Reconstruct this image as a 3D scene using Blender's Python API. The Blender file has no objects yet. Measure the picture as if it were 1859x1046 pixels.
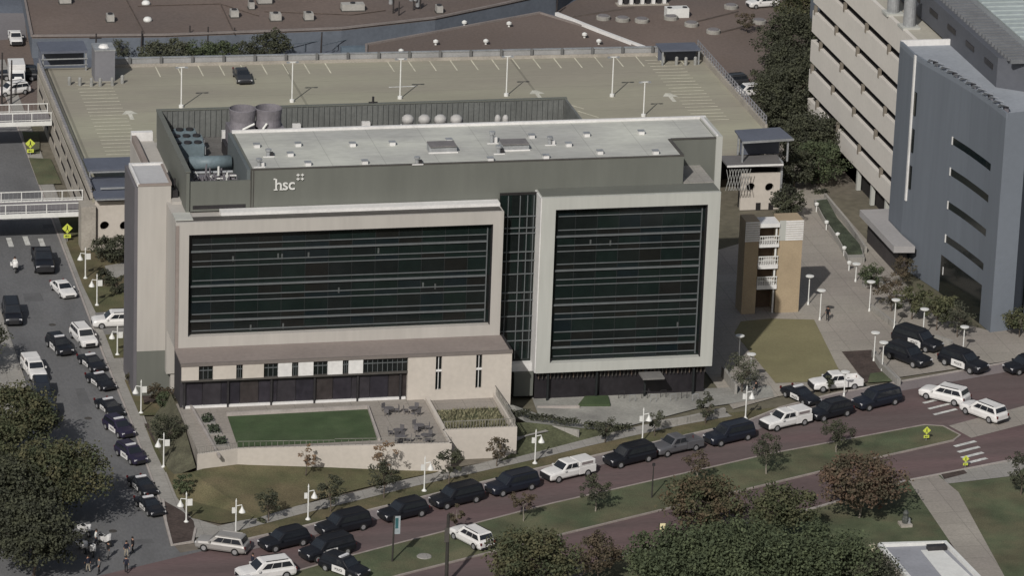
import bpy, bmesh, math, random
from mathutils import Vector, Matrix
random.seed(7)
R=math.radians
SC=bpy.context.scene; COL=SC.collection
# ---------------------------------------------------------------- camera
F=8148.4188; PI_,RO,YA=.3359,.0370,.2269
CT=Vector((-65.3647,-439.7232,172.8406))
_fw=Vector((math.sin(YA)*math.cos(PI_),math.cos(YA)*math.cos(PI_),-math.sin(PI_)))
_r=Vector((math.cos(YA),-math.sin(YA),0)); _u=_r.cross(_fw)
_R=_r*math.cos(RO)+_u*math.sin(RO); _U=_u*math.cos(RO)-_r*math.sin(RO)
cam=bpy.data.cameras.new('camera'); camo=bpy.data.objects.new('camera',cam); COL.objects.link(camo)
cam.sensor_width=36; cam.lens=F/1859*36; cam.clip_start=10; cam.clip_end=6000
m3=Matrix((_R,_U,-_fw)).transposed(); camo.matrix_world=Matrix.Translation(CT)@m3.to_4x4()
SC.camera=camo
# ---------------------------------------------------------------- light
w=bpy.data.worlds.new('World'); SC.world=w; w.use_nodes=True
nt=w.node_tree; sky=nt.nodes.new('ShaderNodeTexSky'); sky.sky_type='NISHITA'; sky.sun_disc=False
SUN=Vector((.68,1.15,-1.0)).normalized()
sky.sun_elevation=R(36.8); sky.sun_rotation=math.atan2(-SUN.x,-SUN.y)
sky.dust_density=2.5; sky.air_density=1.2
nt.nodes['Background'].inputs[1].default_value=.074
hs=nt.nodes.new('ShaderNodeHueSaturation'); hs.inputs['Saturation'].default_value=.7; nt.links.new(sky.outputs[0],hs.inputs['Color']); nt.links.new(hs.outputs[0],nt.nodes['Background'].inputs[0])
sl=bpy.data.lights.new('sun','SUN'); sl.energy=4.2; sl.angle=R(.7); sl.color=(1,.965,.91)
so=bpy.data.objects.new('sun',sl); COL.objects.link(so); so.rotation_euler=(-SUN).to_track_quat('Z','Y').to_euler()
SC.view_settings.view_transform='Standard'; SC.view_settings.look='None'; SC.view_settings.gamma=1
SC.view_settings.exposure=-.31; SC.view_settings.use_curve_mapping=False
# ---------------------------------------------------------------- survey helpers: photo pixel -> world point on a given plane
def ray(px,py): return _fw+_R*((px-929.5)/F)-_U*((py-523)/F)
def G(px,py,z=2.0): d=ray(px,py); return CT+d*((z-CT.z)/d.z)
def PY(px,py,Y): d=ray(px,py); return CT+d*((Y-CT.y)/d.y)
def PX(px,py,X): d=ray(px,py); return CT+d*((X-CT.x)/d.x)
def L2(pts,z=2.0): return [(G(a,b,z).x,G(a,b,z).y) for a,b in pts]
S=2.0
# ---------------------------------------------------------------- materials
MATS={}
def mat(name,c,rough=.85,var=.12,scale=.35,fine=6.0,metal=0,spec=.3,bump=0,stretch=None,c2=None,c2s=.08,c2t=.5,rotz=0,grid=None,blot=0):
    if name in MATS: return MATS[name]
    m=bpy.data.materials.new(name); m.use_nodes=True; n=m.node_tree.nodes; l=m.node_tree.links
    b=n['Principled BSDF']; b.inputs['Roughness'].default_value=rough; b.inputs['Metallic'].default_value=metal
    b.inputs['Specular IOR Level'].default_value=spec
    g=n.new('ShaderNodeNewGeometry'); mp=n.new('ShaderNodeMapping'); l.new(g.outputs['Position'],mp.inputs[0])
    mp.inputs['Rotation'].default_value=(0,0,rotz)
    if stretch: mp.inputs['Scale'].default_value=stretch
    def noise(s,d=4):
        t=n.new('ShaderNodeTexNoise'); t.inputs['Scale'].default_value=s; t.inputs['Detail'].default_value=d
        l.new(mp.outputs[0],t.inputs['Vector']); return t.outputs['Fac']
    def mrange(x,a,bb,f0=.3,f1=.7):
        r=n.new('ShaderNodeMapRange'); r.inputs[1].default_value=f0; r.inputs[2].default_value=f1
        r.inputs[3].default_value=a; r.inputs[4].default_value=bb; l.new(x,r.inputs[0]); return r.outputs[0]
    def mul(a,bb):
        k=n.new('ShaderNodeMath'); k.operation='MULTIPLY'; l.new(a,k.inputs[0]); l.new(bb,k.inputs[1]); return k.outputs[0]
    v=mul(mrange(noise(scale,5),1-var,1+var),mrange(noise(fine,3),1-var*.8,1+var*.8))
    if grid:
        bt=n.new('ShaderNodeTexBrick'); bt.inputs['Scale'].default_value=1; bt.inputs['Brick Width'].default_value=grid[0]; bt.inputs['Row Height'].default_value=grid[1]
        bt.inputs['Mortar Size'].default_value=grid[2]; bt.offset=grid[4] if len(grid)>4 else 0
        bt.inputs['Color1'].default_value=(1,1,1,1); bt.inputs['Color2'].default_value=(grid[3],)*3+(1,); bt.inputs['Mortar'].default_value=(.72,.72,.72,1)
        l.new(mp.outputs[0],bt.inputs['Vector']); v=mul(v,bt.outputs['Color'])
    base=None
    if c2:
        mx=n.new('ShaderNodeMix'); mx.data_type='RGBA'; mx.inputs[6].default_value=(*c,1); mx.inputs[7].default_value=(*c2,1)
        l.new(mrange(noise(c2s,6),0,1,c2t-.12,c2t+.12),mx.inputs[0]); base=mx.outputs[2]
    vm=n.new('ShaderNodeVectorMath'); vm.operation='SCALE'
    if base: l.new(base,vm.inputs[0])
    else: vm.inputs[0].default_value=c
    l.new(v,vm.inputs['Scale']); l.new(vm.outputs[0],b.inputs['Base Color'])
    if bump:
        bp=n.new('ShaderNodeBump'); bp.inputs['Strength'].default_value=bump; bp.inputs['Distance'].default_value=.05
        l.new(noise(fine*1.5,4),bp.inputs['Height']); l.new(bp.outputs[0],b.inputs['Normal'])
    MATS[name]=m; return m
asph=mat('asphalt',(.142,.142,.144),.9,.13,.35,4,c2=(.108,.108,.112),c2s=.05,bump=.3,stretch=(1,.35,1))
lotm=mat('concrete_lot',(.17,.16,.165),.9,.1,.1,3)
walk=mat('sidewalk_concrete',(.31,.295,.27),.9,.13,.3,4,c2=(.25,.24,.225),c2s=.15,grid=(1.6,1.6,.03,.93))
plazam=mat('plaza_concrete',(.31,.285,.25),.9,.13,.2,4,c2=(.26,.235,.21),c2s=.1,grid=(3,3,.04,.93))
brickr=mat('brick_road',(.128,.087,.087),.9,.16,.25,5,c2=(.105,.08,.078),c2s=.12,stretch=(.25,1.6,1),rotz=R(-24))
grass=mat('grass',(.082,.083,.042),1,.26,.3,7,c2=(.12,.10,.058),c2s=.22,bump=.6)
grassg=mat('green_grass',(.075,.09,.05),1,.26,.3,7,c2=(.105,.10,.06),c2s=.25,bump=.6)
turf=mat('artificial_turf',(.046,.072,.032),1,.18,.5,9,c2=(.055,.078,.038),c2s=.3,bump=.4)
mulch=mat('mulch',(.06,.045,.04),1,.3,.6,4,bump=.5)
gravel=mat('brown_gravel',(.155,.12,.103),.95,.14,.1,2.5,c2=(.115,.092,.082),c2s=.05,bump=.2)
yard=mat('blue_grey_yard',(.12,.135,.16),.9,.16,.1,2,c2=(.09,.10,.125),c2s=.07)
kerbm=mat('kerb_concrete',(.33,.3,.28),.9,.12,.8,5)
paint=mat('road_paint',(.5,.5,.48),.8,.25,1,4)
cream=mat('cream_panel',(.385,.365,.34),.8,.05,.3,2,stretch=(1,1,.12))
cream2=mat('cream_panel_grey',(.39,.395,.37),.8,.05,.3,2,stretch=(1,1,.12))
creamb=mat('cream_podium',(.47,.43,.385),.8,.05,.25,2)
tan=mat('tan_brick',(.33,.26,.175),.9,.09,.5,5)
greyw=mat('grey_panel',(.126,.131,.117),.7,.05,.25,1.5,stretch=(1,1,.2))
coping=mat('white_coping',(.62,.61,.6),.6,.08,.4,3)
roofm=mat('pale_roof',(.48,.485,.44),.85,.08,.2,1.5,c2=(.37,.37,.35),c2s=.12,stretch=(.7,1.4,1),grid=(4,3,.025,.96))
brnroof=mat('brown_roof',(.235,.2,.183),.9,.08,.2,2)
dkmetal=mat('dark_metal',(.03,.028,.03),.5,.15,1,4)
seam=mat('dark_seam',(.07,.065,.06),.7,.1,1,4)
louv=mat('louver_grey',(.13,.135,.13),.6,.12,.5,3)
whitem=mat('white_metal',(.62,.62,.6),.5,.05,1,4)
galv=mat('galvanised',(.34,.35,.36),.45,.15,.8,4,metal=.4)
coolm=mat('cooling_tower_shell',(.16,.15,.165),.6,.15,.6,3)
duct=mat('blue_grey_duct',(.14,.18,.2),.5,.12,.6,3)
slate=mat('slate_canopy',(.10,.11,.14),.6,.08,.3,2)
towerm=mat('grey_tower',(.122,.138,.162),.75,.05,.25,1.5,stretch=(1,1,.1))
towerl=mat('grey_tower_light',(.16,.18,.21),.75,.04,.08,1.5)
rooft=mat('tower_roof',(.27,.29,.32),.85,.08,.3,2)
deckm=mat('garage_deck',(.315,.305,.235),.9,.06,.12,2.5,c2=(.27,.25,.205),c2s=.07,stretch=(.3,1.5,1),grid=(9,8,.05,.97))
gcon=mat('garage_concrete',(.31,.285,.25),.9,.14,.4,4)
void=mat('dark_interior',(.018,.016,.016),.9,.1,1,3)
soil=mat('planted_bed',(.075,.08,.045),1,.3,.5,4,bump=.6)
signy=mat('yellow_sign',(.5,.56,.08),.6,.03,1,3)
signk=mat('black_print',(.015,.015,.015),.6,.03,1,3)
def glassmat(name,c,r=.12,spec=.5):
    m=mat(name,c,r,.1,.5,2); m.node_tree.nodes['Principled BSDF'].inputs['Specular IOR Level'].default_value=spec; return m
glassA=[glassmat('curtain_glass_green',(.008,.0135,.0125),.12,.5),glassmat('curtain_glass_dark',(.009,.0115,.0115),.12,.5),glassmat('curtain_glass_blue',(.008,.0125,.0145),.12,.5),glassmat('curtain_glass_brown',(.0105,.011,.0105),.14,.5)]
mull=mat('mullion_metal',(.13,.14,.145),.5,.08,1,3,metal=.2)
mulld=mat('mullion_dark',(.022,.025,.026),.5,.08,1,3,metal=.2)
# ---------------------------------------------------------------- mesh builder
class MB:
    def __init__(s): s.v=[]; s.f=[]
    def add(s,v,f):
        o=len(s.v); s.v+=[tuple(p) for p in v]; s.f+=[tuple(i+o for i in q) for q in f]; return s
    def box(s,x0,x1,y0,y1,z0,z1):
        return s.add([(x0,y0,z0),(x1,y0,z0),(x1,y1,z0),(x0,y1,z0),(x0,y0,z1),(x1,y0,z1),(x1,y1,z1),(x0,y1,z1)],
          [(0,3,2,1),(4,5,6,7),(0,1,5,4),(1,2,6,5),(2,3,7,6),(3,0,4,7)])
    def prism(s,pts,z0,z1):
        n=len(pts); a=sum(pts[i][0]*pts[(i+1)%n][1]-pts[(i+1)%n][0]*pts[i][1] for i in range(n))
        if a<0: pts=pts[::-1]
        zt=z1 if hasattr(z1,'__len__') else [z1]*n
        if a<0 and hasattr(z1,'__len__'): zt=zt[::-1]
        return s.add([(x,y,z0) for x,y in pts]+[(p[0],p[1],zt[i]) for i,p in enumerate(pts)],
          [tuple(range(n))[::-1],tuple(range(n,2*n))]+[(i,(i+1)%n,n+(i+1)%n,n+i) for i in range(n)])
    def sheet(s,pts,z):
        n=len(pts); a=sum(pts[i][0]*pts[(i+1)%n][1]-pts[(i+1)%n][0]*pts[i][1] for i in range(n))
        if a<0: pts=pts[::-1]
        return s.add([(x,y,z) for x,y in pts],[tuple(range(n))])
    def quad(s,*p): return s.add(p,[tuple(range(len(p)))])
    def tube(s,p,q,r,r2=None,n=8,cap=True):
        p=Vector(p);q=Vector(q);r2=r if r2 is None else r2; d=(q-p).normalized()
        a=d.orthogonal().normalized(); b=d.cross(a); o=[]
        for P,rr in ((p,r),(q,r2)):
            for i in range(n): t=2*math.pi*i/n; o.append(P+a*(rr*math.cos(t))+b*(rr*math.sin(t)))
        f=[(i,(i+1)%n,n+(i+1)%n,n+i) for i in range(n)]
        if cap: f+=[tuple(range(n))[::-1],tuple(range(n,2*n))]
        return s.add(o,f)
    def lathe(s,c,prof,n=16,cap=True):
        c=Vector(c); o=[]
        for r,z in prof:
            for i in range(n): t=2*math.pi*i/n; o.append((c.x+r*math.cos(t),c.y+r*math.sin(t),c.z+z))
        f=[]
        for k in range(len(prof)-1):
            for i in range(n): f.append((k*n+i,k*n+(i+1)%n,(k+1)*n+(i+1)%n,(k+1)*n+i))
        if cap: f+=[tuple(range(n))[::-1],tuple(range((len(prof)-1)*n,len(prof)*n))]
        return s.add(o,f)
    def ribbon(s,pts,wd,z):   # flat strip along a polyline
        L=[];Rr=[]
        for i,p in enumerate(pts):
            a=Vector(pts[max(0,i-1)]);b=Vector(pts[min(len(pts)-1,i+1)]); d=(b-a).normalized(); nrm=Vector((-d.y,d.x))*wd/2
            L.append(Vector(p)+nrm);Rr.append(Vector(p)-nrm)
        for i in range(len(pts)-1): s.quad((Rr[i].x,Rr[i].y,z),(Rr[i+1].x,Rr[i+1].y,z),(L[i+1].x,L[i+1].y,z),(L[i].x,L[i].y,z))
        return s
    def kerb(s,pts,wd,z0,z1):
        L=[];Rr=[]
        for i,p in enumerate(pts):
            a=Vector(pts[max(0,i-1)]);b=Vector(pts[min(len(pts)-1,i+1)]); d=(b-a).normalized(); nrm=Vector((-d.y,d.x))*wd/2
            L.append(Vector(p)+nrm);Rr.append(Vector(p)-nrm)
        for i in range(len(pts)-1): s.prism([tuple(Rr[i]),tuple(Rr[i+1]),tuple(L[i+1]),tuple(L[i])],z0,z1)
        return s
    def mesh(s,name,m,off=(0,0,0),smooth=False):
        me=bpy.data.meshes.new(name); me.from_pydata([(a-off[0],b-off[1],c-off[2]) for a,b,c in s.v],[],s.f); me.update()
        me.materials.append(m)
        if smooth:
            for p in me.polygons: p.use_smooth=True
        return me
    def build(s,name,m,parent=None,smooth=False,local=False,label=None,kind=None,bevel=0):
        off=(0,0,0)
        if parent is not None and not local:
            off=parent.location if parent.parent is None else parent.parent.location
        me=s.mesh(name,m,off,smooth); o=bpy.data.objects.new(name,me); COL.objects.link(o); o.parent=parent
        if label: o['label']=label
        if kind: o['kind']=kind
        if bevel:
            b=o.modifiers.new('bevel','BEVEL'); b.width=bevel; b.segments=2; b.limit_method='ANGLE'
        return o
def thing(name,label,cat,loc=(0,0,0),rz=0,group=None):
    o=bpy.data.objects.new(name,None); COL.objects.link(o); o.location=loc; o.rotation_euler=(0,0,rz)
    o['label']=label; o['category']=cat; o.empty_display_size=.5
    if group: o['group']=group
    return o
def tag(o,label,cat,group=None):
    o['label']=label; o['category']=cat
    if group: o['group']=group
    return o
def struct(name,mb,m,z=None): o=mb.build(name,m); o['kind']='structure'; return o
def kids(o): return [c for c in bpy.data.objects if c.parent==o]
KID={}
def copy_tree(o,par=None):
    c=o.copy(); COL.objects.link(c)
    if par: c.parent=par
    if o.name not in KID: KID[o.name]=list(o.children)
    for ch in KID[o.name]: copy_tree(ch,c)
    return c
def box1(name,b,m,par,**k): return MB().box(*b).build(name,m,par,**k)

# ================================================================ GROUND
struct('ground',MB().sheet([(-900,-500),(1300,-500),(1300,1600),(-900,1600)],S-.08),mat('ground_earth',(.10,.095,.06),1,.2,.05,1,c2=(.15,.13,.11),c2s=.01))
kx=-4.75
struct('street',MB().sheet([(-34,-36.5),(-34,260),(-4.9,260),(kx,20),(-4.5,0),(-4.6,-22),(-5.1,-33.4),(-4.6,-36.3),(1.2,-34.2),(0,-46),(-34,-60)],S),asph)
# far left lot
struct('lot',MB().sheet(L2([(-30,25),(45,25),(75,190),(60,215),(-30,225)]),S+.05),gravel)
struct('lot',MB().sheet(L2([(-30,24),(44,24),(48,70),(-30,75)]),S+.06),lotm)
struct('pavement',MB().sheet([(-4.72,135),(-3.2,135),(-3.0,20),(-3.0,-12),(-2.6,-27),(.2,-30.3),(-1.2,-32.6),(-5,-33.2),(-4.55,-22),(-4.45,0),(-4.7,20)],S+.10),walk)
kb=MB().kerb([(-4.86,135),(-4.84,20),(-4.58,0),(-4.68,-22),(-5.1,-33.2)],.2,S-.05,S+.13)
kb.build('kerb',kerbm)['kind']='structure'
# west side pavement
struct('pavement',MB().sheet(L2([(-60,560),(0,560),(45,690),(75,790),(-60,800)]),S+.10),walk)
rp=random.Random(5)
for k,(a,b,w_,h_) in enumerate([(150,720,1.2,5),(60,540,2.2,3),(185,860,1.5,2.5),(100,410,3,1.6),(215,905,.9,4),(250,985,3.2,1.4),(140,640,1,2)]):
    c=G(a,b,S); struct('asphalt_patch',MB().prism([(c.x-w_/2,c.y-h_/2),(c.x+w_/2,c.y-h_/2+.2),(c.x+w_/2-.1,c.y+h_/2),(c.x-w_/2+.1,c.y+h_/2-.1)],S-.02,S+.006),mat('asphalt_patch',(.105,.105,.108),.95,.12,.6,5))
for k,(a,b) in enumerate([(160,760),(95,590),(205,965),(70,455)]):
    c=G(a,b,S); struct('manhole_cover',MB().lathe((c.x,c.y,S-.01),[(.42,0),(.42,.022)],16),mat('cast_iron',(.06,.055,.05),.7,.2,2,6))
# main brick road
nk=L2([(310,1010),(420,985),(700,915),(1040,822),(1290,765),(1500,712),(1859,655),(2100,610)])
nk=[(-30,-46)]+nk[1:]
n_edge=[(.6,-34.8)]+L2([(559,957),(770,905),(971,855),(1166,811),(1353,769),(1420,742),(1520,716),(1859,655)])+[(125,15)]
s_edge=[(10,-58),(29.3,-47.5),(38.7,-42.6),(44.8,-39.5),(61,-33.0),(72.5,-27),(87,-22.2),(125,-10)]
struct('road',MB().sheet(n_edge+[(125,-10)]+s_edge[::-1][1:]+[(-20,-70),(-20,-44)],S+.015),brickr)
struct('gutter',MB().ribbon([(x+.35,y-1.0) for x,y in n_edge],2.3,S+.03),mat('parking_strip',(.19,.165,.165),.9,.12,.3,4))
struct('kerb',MB().kerb([(x-.1,y+.15) for x,y in n_edge],.22,S-.05,S+.15),kerbm)
struct('kerb',MB().kerb([(x+.1,y-.1) for x,y in s_edge[1:]],.25,S-.05,S+.15),kerbm)
# median
mN=[(12.0,-39.3),(34.5,-28.6),(60.6,-17.9),(79.3,-11.8),(81.2,-12.4)]
mS=[(82.2,-15.2),(81.0,-16.6),(72,-20.2),(45.2,-31.7),(34.4,-36.4),(16.6,-44.4),(8,-48.5)]
mN=[(3.5,-43.8)]+mN
struct('median',MB().prism(mN+mS,S-.05,S+.12),grassg)
struct('kerb',MB().kerb(mN+mS+[mN[0]],.24,S-.05,S+.15),mat('kerb_worn',(.27,.235,.215),.9,.15,.8,5))
struct('crossing_slab',MB().sheet([(81.9,-12.2),(100,-3.6),(100,-8.3),(83.2,-16)],S+.04),plazam)
struct('crossing_slab',MB().sheet([(79.4,1.4),(85.2,3.1),(86.5,-6.5),(82.3,-11.2)][:1]+[(85.2,3.1),(84.0,2.6)],S+.03),plazam)
def stripes(px0,px1,n,w,ln,ang,wd=.45):
    for k in range(n):
        t=k/(n-1); a=G(px0[0]+(px1[0]-px0[0])*t,px0[1]+(px1[1]-px0[1])*t,S)
        c,s_=math.cos(ang),math.sin(ang); h=ln/2
        p=[(a.x-c*h+s_*wd/2,a.y-s_*h-c*wd/2),(a.x+c*h+s_*wd/2,a.y+s_*h-c*wd/2),(a.x+c*h-s_*wd/2,a.y+s_*h+c*wd/2),(a.x-c*h-s_*wd/2,a.y-s_*h+c*wd/2)]
        o=MB().sheet(p,S+.055).build('crossing_stripe',paint); o['kind']='structure'
stripes((1697,728),(1716,749),3,0,3.3,R(24))
stripes((1752,807),(1772,838),4,0,3.0,R(24),.5)
for (a,b) in ((18,440),(48,437),(76,441)):
    c=G(a,b,S); struct('crossing_stripe',MB().box(c.x-.3,c.x+.3,c.y-1.6,c.y+1.6,S,S+.02),paint)
# north verge, sidewalk, lawn (lawn rises towards the terrace wall)
swl=L2([(372,972),(430,958),(536,930),(656,901),(744,879),(857,854),(960,831),(1052,808),(1130,790),(1230,768),(1320,752)])
verge=[(x-.1,y+.3) for x,y in n_edge[:7]]+swl[::-1]
struct('verge',MB().sheet(verge,S+.08),grass)
struct('sidewalk',MB().ribbon(swl,2.0,S+.115),walk)
def terrain(name,pts,m):
    bm=bmesh.new(); vs=[bm.verts.new(p) for p in pts]; f=bm.faces.new(vs)
    if f.normal.z<0: pass
    bmesh.ops.triangulate(bm,faces=[f]); bmesh.ops.recalc_face_normals(bm,faces=bm.faces[:])
    me=bpy.data.meshes.new(name); bm.to_mesh(me); bm.free(); me.materials.append(m)
    o=bpy.data.objects.new(name,me); COL.objects.link(o); o['kind']='structure'; return o
def g3(px,py,z): p=G(px,py,z); return (p.x,p.y,z)
# lawn between terrace wall and sidewalk
terrain('lawn',[(-3.0,-12.8,2.15),(-2.6,-18,3.0),(-1.0,-19.2,3.6),(4,-16.3,3.7),(14,-17.3,3.0),(26.3,-18.2,2.3),(30.8,-16.4,2.12),(24,-18.9,2.12),(18,-21.2,2.12),(11.5,-24.3,2.12),(4.3,-28.6,2.12),(.4,-29.6,2.12),(-2.2,-27.8,2.12),(-2.9,-22,2.12)],grass)
struct('planting_bed',MB().sheet(L2([(298,912),(330,930),(351,948),(354,962),(350,985),(313,991),(300,950)]),S+.13),mulch)
struct('kerb',MB().kerb(L2([(296,910),(301,950),(312,992),(350,986),(355,962)]),.25,S-.02,S+.2),kerbm)
# left verges
for q in ([(104,390),(152,388),(152,440),(121,442)],[(120,442),(150,440),(232,470),(232,565),(174,570),(150,520)],[(191,610),(238,608),(245,650),(207,653)],[(226,692),(300,690),(318,755),(254,757)],[(262,772),(335,770),(372,800),(372,840),(300,860),(280,820)],[(52,288),(92,290),(112,335),(70,337)],[(40,240),(72,242),(72,280),(50,282)]):
    struct('verge',MB().sheet(L2(q),S+.135),grass if q[0][0]>100 else grassg)
struct('planting_bed',MB().sheet(L2([(246,684),(296,684),(310,728),(262,735)]),S+.15),mulch)
struct('planting_bed',MB().sheet(L2([(262,772),(310,770),(345,835),(300,838),(276,800)]),S+.15),mulch)
struct('path',MB().sheet(L2([(190,485),(232,478),(232,498),(200,512)]),S+.16),walk)
# driveway
struct('driveway',MB().sheet(L2([(172,570),(245,566),(245,606),(190,609)]),S+.14),mat('drive_concrete',(.17,.165,.16),.9,.12,.3,3))
struct('pavement',MB().sheet(L2([(207,653),(250,651),(262,690),(226,691)]),S+.14),walk)
# plaza right
struct('plaza',MB().sheet([(60,-4.5),(66,-1.3),(78.5,2.2),(97,7),(130,16),(130,60),(110,22),(96,15.9),(91,22),(91,100),(84,100),(84,55),(60,40)],S+.05),plazam)
struct('lawn',MB().sheet(L2([(1345,585),(1400,580),(1478,582),(1531,690),(1500,694),(1408,697),(1333,606)]),S+.10),mat('dry_lawn',(.195,.175,.098),1,.12,.3,5,c2=(.17,.155,.085),c2s=.15,bump=.5))
struct('planting_bed',MB().sheet(L2([(1528,640),(1582,637),(1626,690),(1570,696)]),S+.11),mulch)
struct('lawn',MB().sheet(L2([(1580,680),(1612,676),(1624,694),(1575,697)]),S+.12),grassg)
# south east
struct('path',MB().sheet(L2([(1650,875),(1700,862),(1740,895),(1830,1060),(1775,1060)]),S+.06),plazam)
struct('lawn',MB().sheet([(x-.2,y-.2) for x,y in s_edge[2:]]+[(125,-75),(30,-75),(30,-50)],S+.02),grassg)
struct('sidewalk',MB().sheet(L2([(1705,862),(1859,832),(1990,805),(1990,840),(1859,850),(1845,865),(1720,880)]),S+.07),walk)
struct('planting_bed',MB().sheet(L2([(1708,862),(1750,855),(1756,861),(1714,872)]),S+.085),mulch)
struct('planting_bed',MB().sheet(L2([(1722,985),(1752,992),(1800,1060),(1765,1060)]),S+.05),mulch)
# entry plaza in front of the glass block: slopes down from terrace to sidewalk
def zs(p): return p
terrain('entry_plaza',[(33.2,-5.2,4.2),(35.6,-5.2,3.9),(38.6,-4,2.3),(39.2,2,2.06),(66,2,2.06),(65.5,-1.4,2.09),(60,-3.0,2.1),(56,-4.0,2.1),(47.3,-8.3,2.1),(43,-9.3,2.4),(36,-9.5,3.6)],mat('entry_concrete',(.29,.285,.26),.9,.14,.25,4,c2=(.22,.215,.2),c2s=.15))
terrain('lawn',[(33.6,-9.5,3.5),(36,-9.45,3.58),(43,-9.55,2.48),(47.2,-8.95,2.09),(31.6,-16.6,2.13),(33.6,-14.7,2.4)],soil)
struct('path',MB().ribbon([(34.0,-12.9),(35.3,-11.6),(38,-10.5)],.9,S+1.0),walk)
MB().prism(L2([(1050,735),(1108,735),(1104,719),(1062,720)],2.3),2.1,2.35).build('lawn',turf)['kind']='structure'
struct('path',MB().kerb(L2([(975,737),(1052,736)],2.4),.25,2.05,2.35),kerbm)
rnd_=random.Random(3)
for k_,(a,b) in enumerate([(1128,722),(1148,728),(1170,722),(1186,728),(1204,720),(1222,727),(1242,722),(1262,727)]):
    c=G(a,b,2.2); t=thing('bicycle_rack','dark metal rack at the lobby front, number '+['one','two','three','four','five','six','seven','eight'][k_]+' counted from the glass link','rack',(c.x,c.y,2.1),0,'racks in front of the lobby')
    MB().tube((-.3,0,0),(-.3,0,.8),.03,n=6).tube((.3,0,0),(.3,0,.8),.03,n=6).tube((-.3,0,.8),(.3,0,.8),.03,n=6).build('hoop',galv if k_%2 else dkmetal,t,local=True)

# terrace deck (raised 4.9 m datum) and its walls
D=4.9
deckpts=[(-.2,-3.0),(.0,-18.0),(4.0,-16.9),(14,-17.4),(25.9,-18.1),(25.9,-3.0)]
struct('terrace',MB().prism(deckpts,S-.5,D),plazam)
wl=thing('retaining_wall','long curved cream wall along the street side of the turf terrace','wall',(12,-17.5,S))
wm=MB(); wp=[(-.3,-18.3),(4,-17.2),(14,-17.7),(26.1,-18.4)]
for i in range(3):
    (x0,y0),(x1,y1)=wp[i],wp[i+1]; wm.prism([(x0,y0-.3),(x1,y1-.3),(x1,y1),(x0,y0)],S,D+.35)
wm.prism([(26.1,-18.7),(26.1,-10),(25.91,-10),(25.91,-18.7)],S,D+.35)
wm.build('wall_body',creamb,wl)
rl=MB()
for i in range(52):
    t=i/51*3; k=min(2,int(t)); u=t-k; x=wp[k][0]*(1-u)+wp[k+1][0]*u; y=wp[k][1]*(1-u)+wp[k+1][1]*u-.15
    rl.box(x-.02,x+.02,y-.02,y+.02,D+.35,D+.95)
for k in range(3): rl.tube((wp[k][0],wp[k][1]-.15,D+1.1),(wp[k+1][0],wp[k+1][1]-.15,D+.95),.03,n=6)
rl.build('railing',mat('rail_dull',(.2,.19,.17),.7,.2,1,3),wl)
struct('turf_panel',MB().sheet([tuple(G(a,b,D).xy) for a,b in [(413,757),(667,744),(686,800),(432,813)]],D+.03),turf)
MB().kerb([tuple(G(a,b,D).xy) for a,b in [(411,755),(668,742),(688,801)]],.3,D,D+.35).build('kerb',kerbm)['kind']='structure'
MB().kerb([tuple(G(a,b,D).xy) for a,b in [(345,738),(398,832)]],.25,D,D+.3).build('kerb',kerbm)['kind']='structure'
struct('path',MB().box(0.3,24,-4.6,-4.1,D,D+.25),coping)
for k,(a,b) in enumerate([(376,765),(388,784),(401,806)]):
    c=G(a,b,D); t=thing('planter',['farthest','middle','nearest'][k]+' of the three dark shrub planters beside the green turf','planter',(c.x,c.y,D),0,'planters west of the turf')
    MB().box(c.x-.75,c.x+.75,c.y-1.0,c.y+1.0,D,D+.12).build('border',walk,t); sh=MB()
    for q in range(140):
        x,y,z=c.x+random.uniform(-.55,.55),c.y+random.uniform(-.8,.8),D+.12+random.uniform(0,.5); e=.12
        d=Vector((random.gauss(0,1),random.gauss(0,1),random.gauss(0,1))).normalized()*e; u=d.orthogonal().normalized()*e
        p=Vector((x,y,z)); sh.quad(p-d,p-u,p+d,p+u)
    sh.build('shrub',mat('shrub_leaf',(.035,.045,.028),.9,.3,1,4),t)
terrain('bank',[(-.25,-1,4.8),(-.25,-9,4.75),(-.35,-18.0,3.6),(-2.7,-17.5,2.5),(-2.9,-9,2.2),(-2.9,-1.5,2.2),(-.3,.5,4.8)],mat('bank_planting',(.085,.082,.055),1,.3,.6,5,bump=.6))
# second planted terrace
b2=[tuple(G(a,b,D).xy) for a,b in [(778,745),(895,730),(925,779),(808,788)]]
b2=[(26.2,-8.3),(33.4,-7.0),(33.4,-14.7),(26.2,-14.7)]
struct('terrace',MB().prism([(26.0,-4.9),(33.4,-4.9),(33.4,-14.6),(26.0,-14.6)],S-.5,D-.15),plazam)
rw=thing('retaining_wall','cream box wall around the planted terrace below the slit windows','wall',(29.8,-14.7,S))
MB().prism([(25.95,-15.0),(33.8,-15.0),(33.8,-14.6),(25.95,-14.6)],S-.1,D+.35).prism([(33.4,-14.6),(33.8,-14.6),(33.8,-5.0),(33.4,-5.0)],S,D+.35).prism([(25.95,-14.6),(26.3,-14.6),(26.3,-5.5),(25.95,-5.5)],S,D+.45).build('wall_body',creamb,rw)
rr=MB()
for i in range(25): x=26.1+i*.31; rr.box(x-.025,x+.025,-14.82,-14.77,D+.35,D+1.2)
for i in range(25): y=-14.8+i*.39; rr.box(33.57,33.62,y-.025,y+.025,D+.35,D+1.2)
rr.box(26,33.65,-14.83,-14.77,D+1.2,D+1.27).box(33.56,33.63,-14.83,-5,D+1.2,D+1.27)
rr.build('railing',MATS['rail_dull'],rw)
bed=MB()
bed.sheet([(26.6,-14.3),(33.2,-14.3),(33.2,-8.0),(26.6,-8.0)],D-.1)
o=bed.build('planting_bed',soil); o['kind']='structure'
gp=MB()
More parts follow.
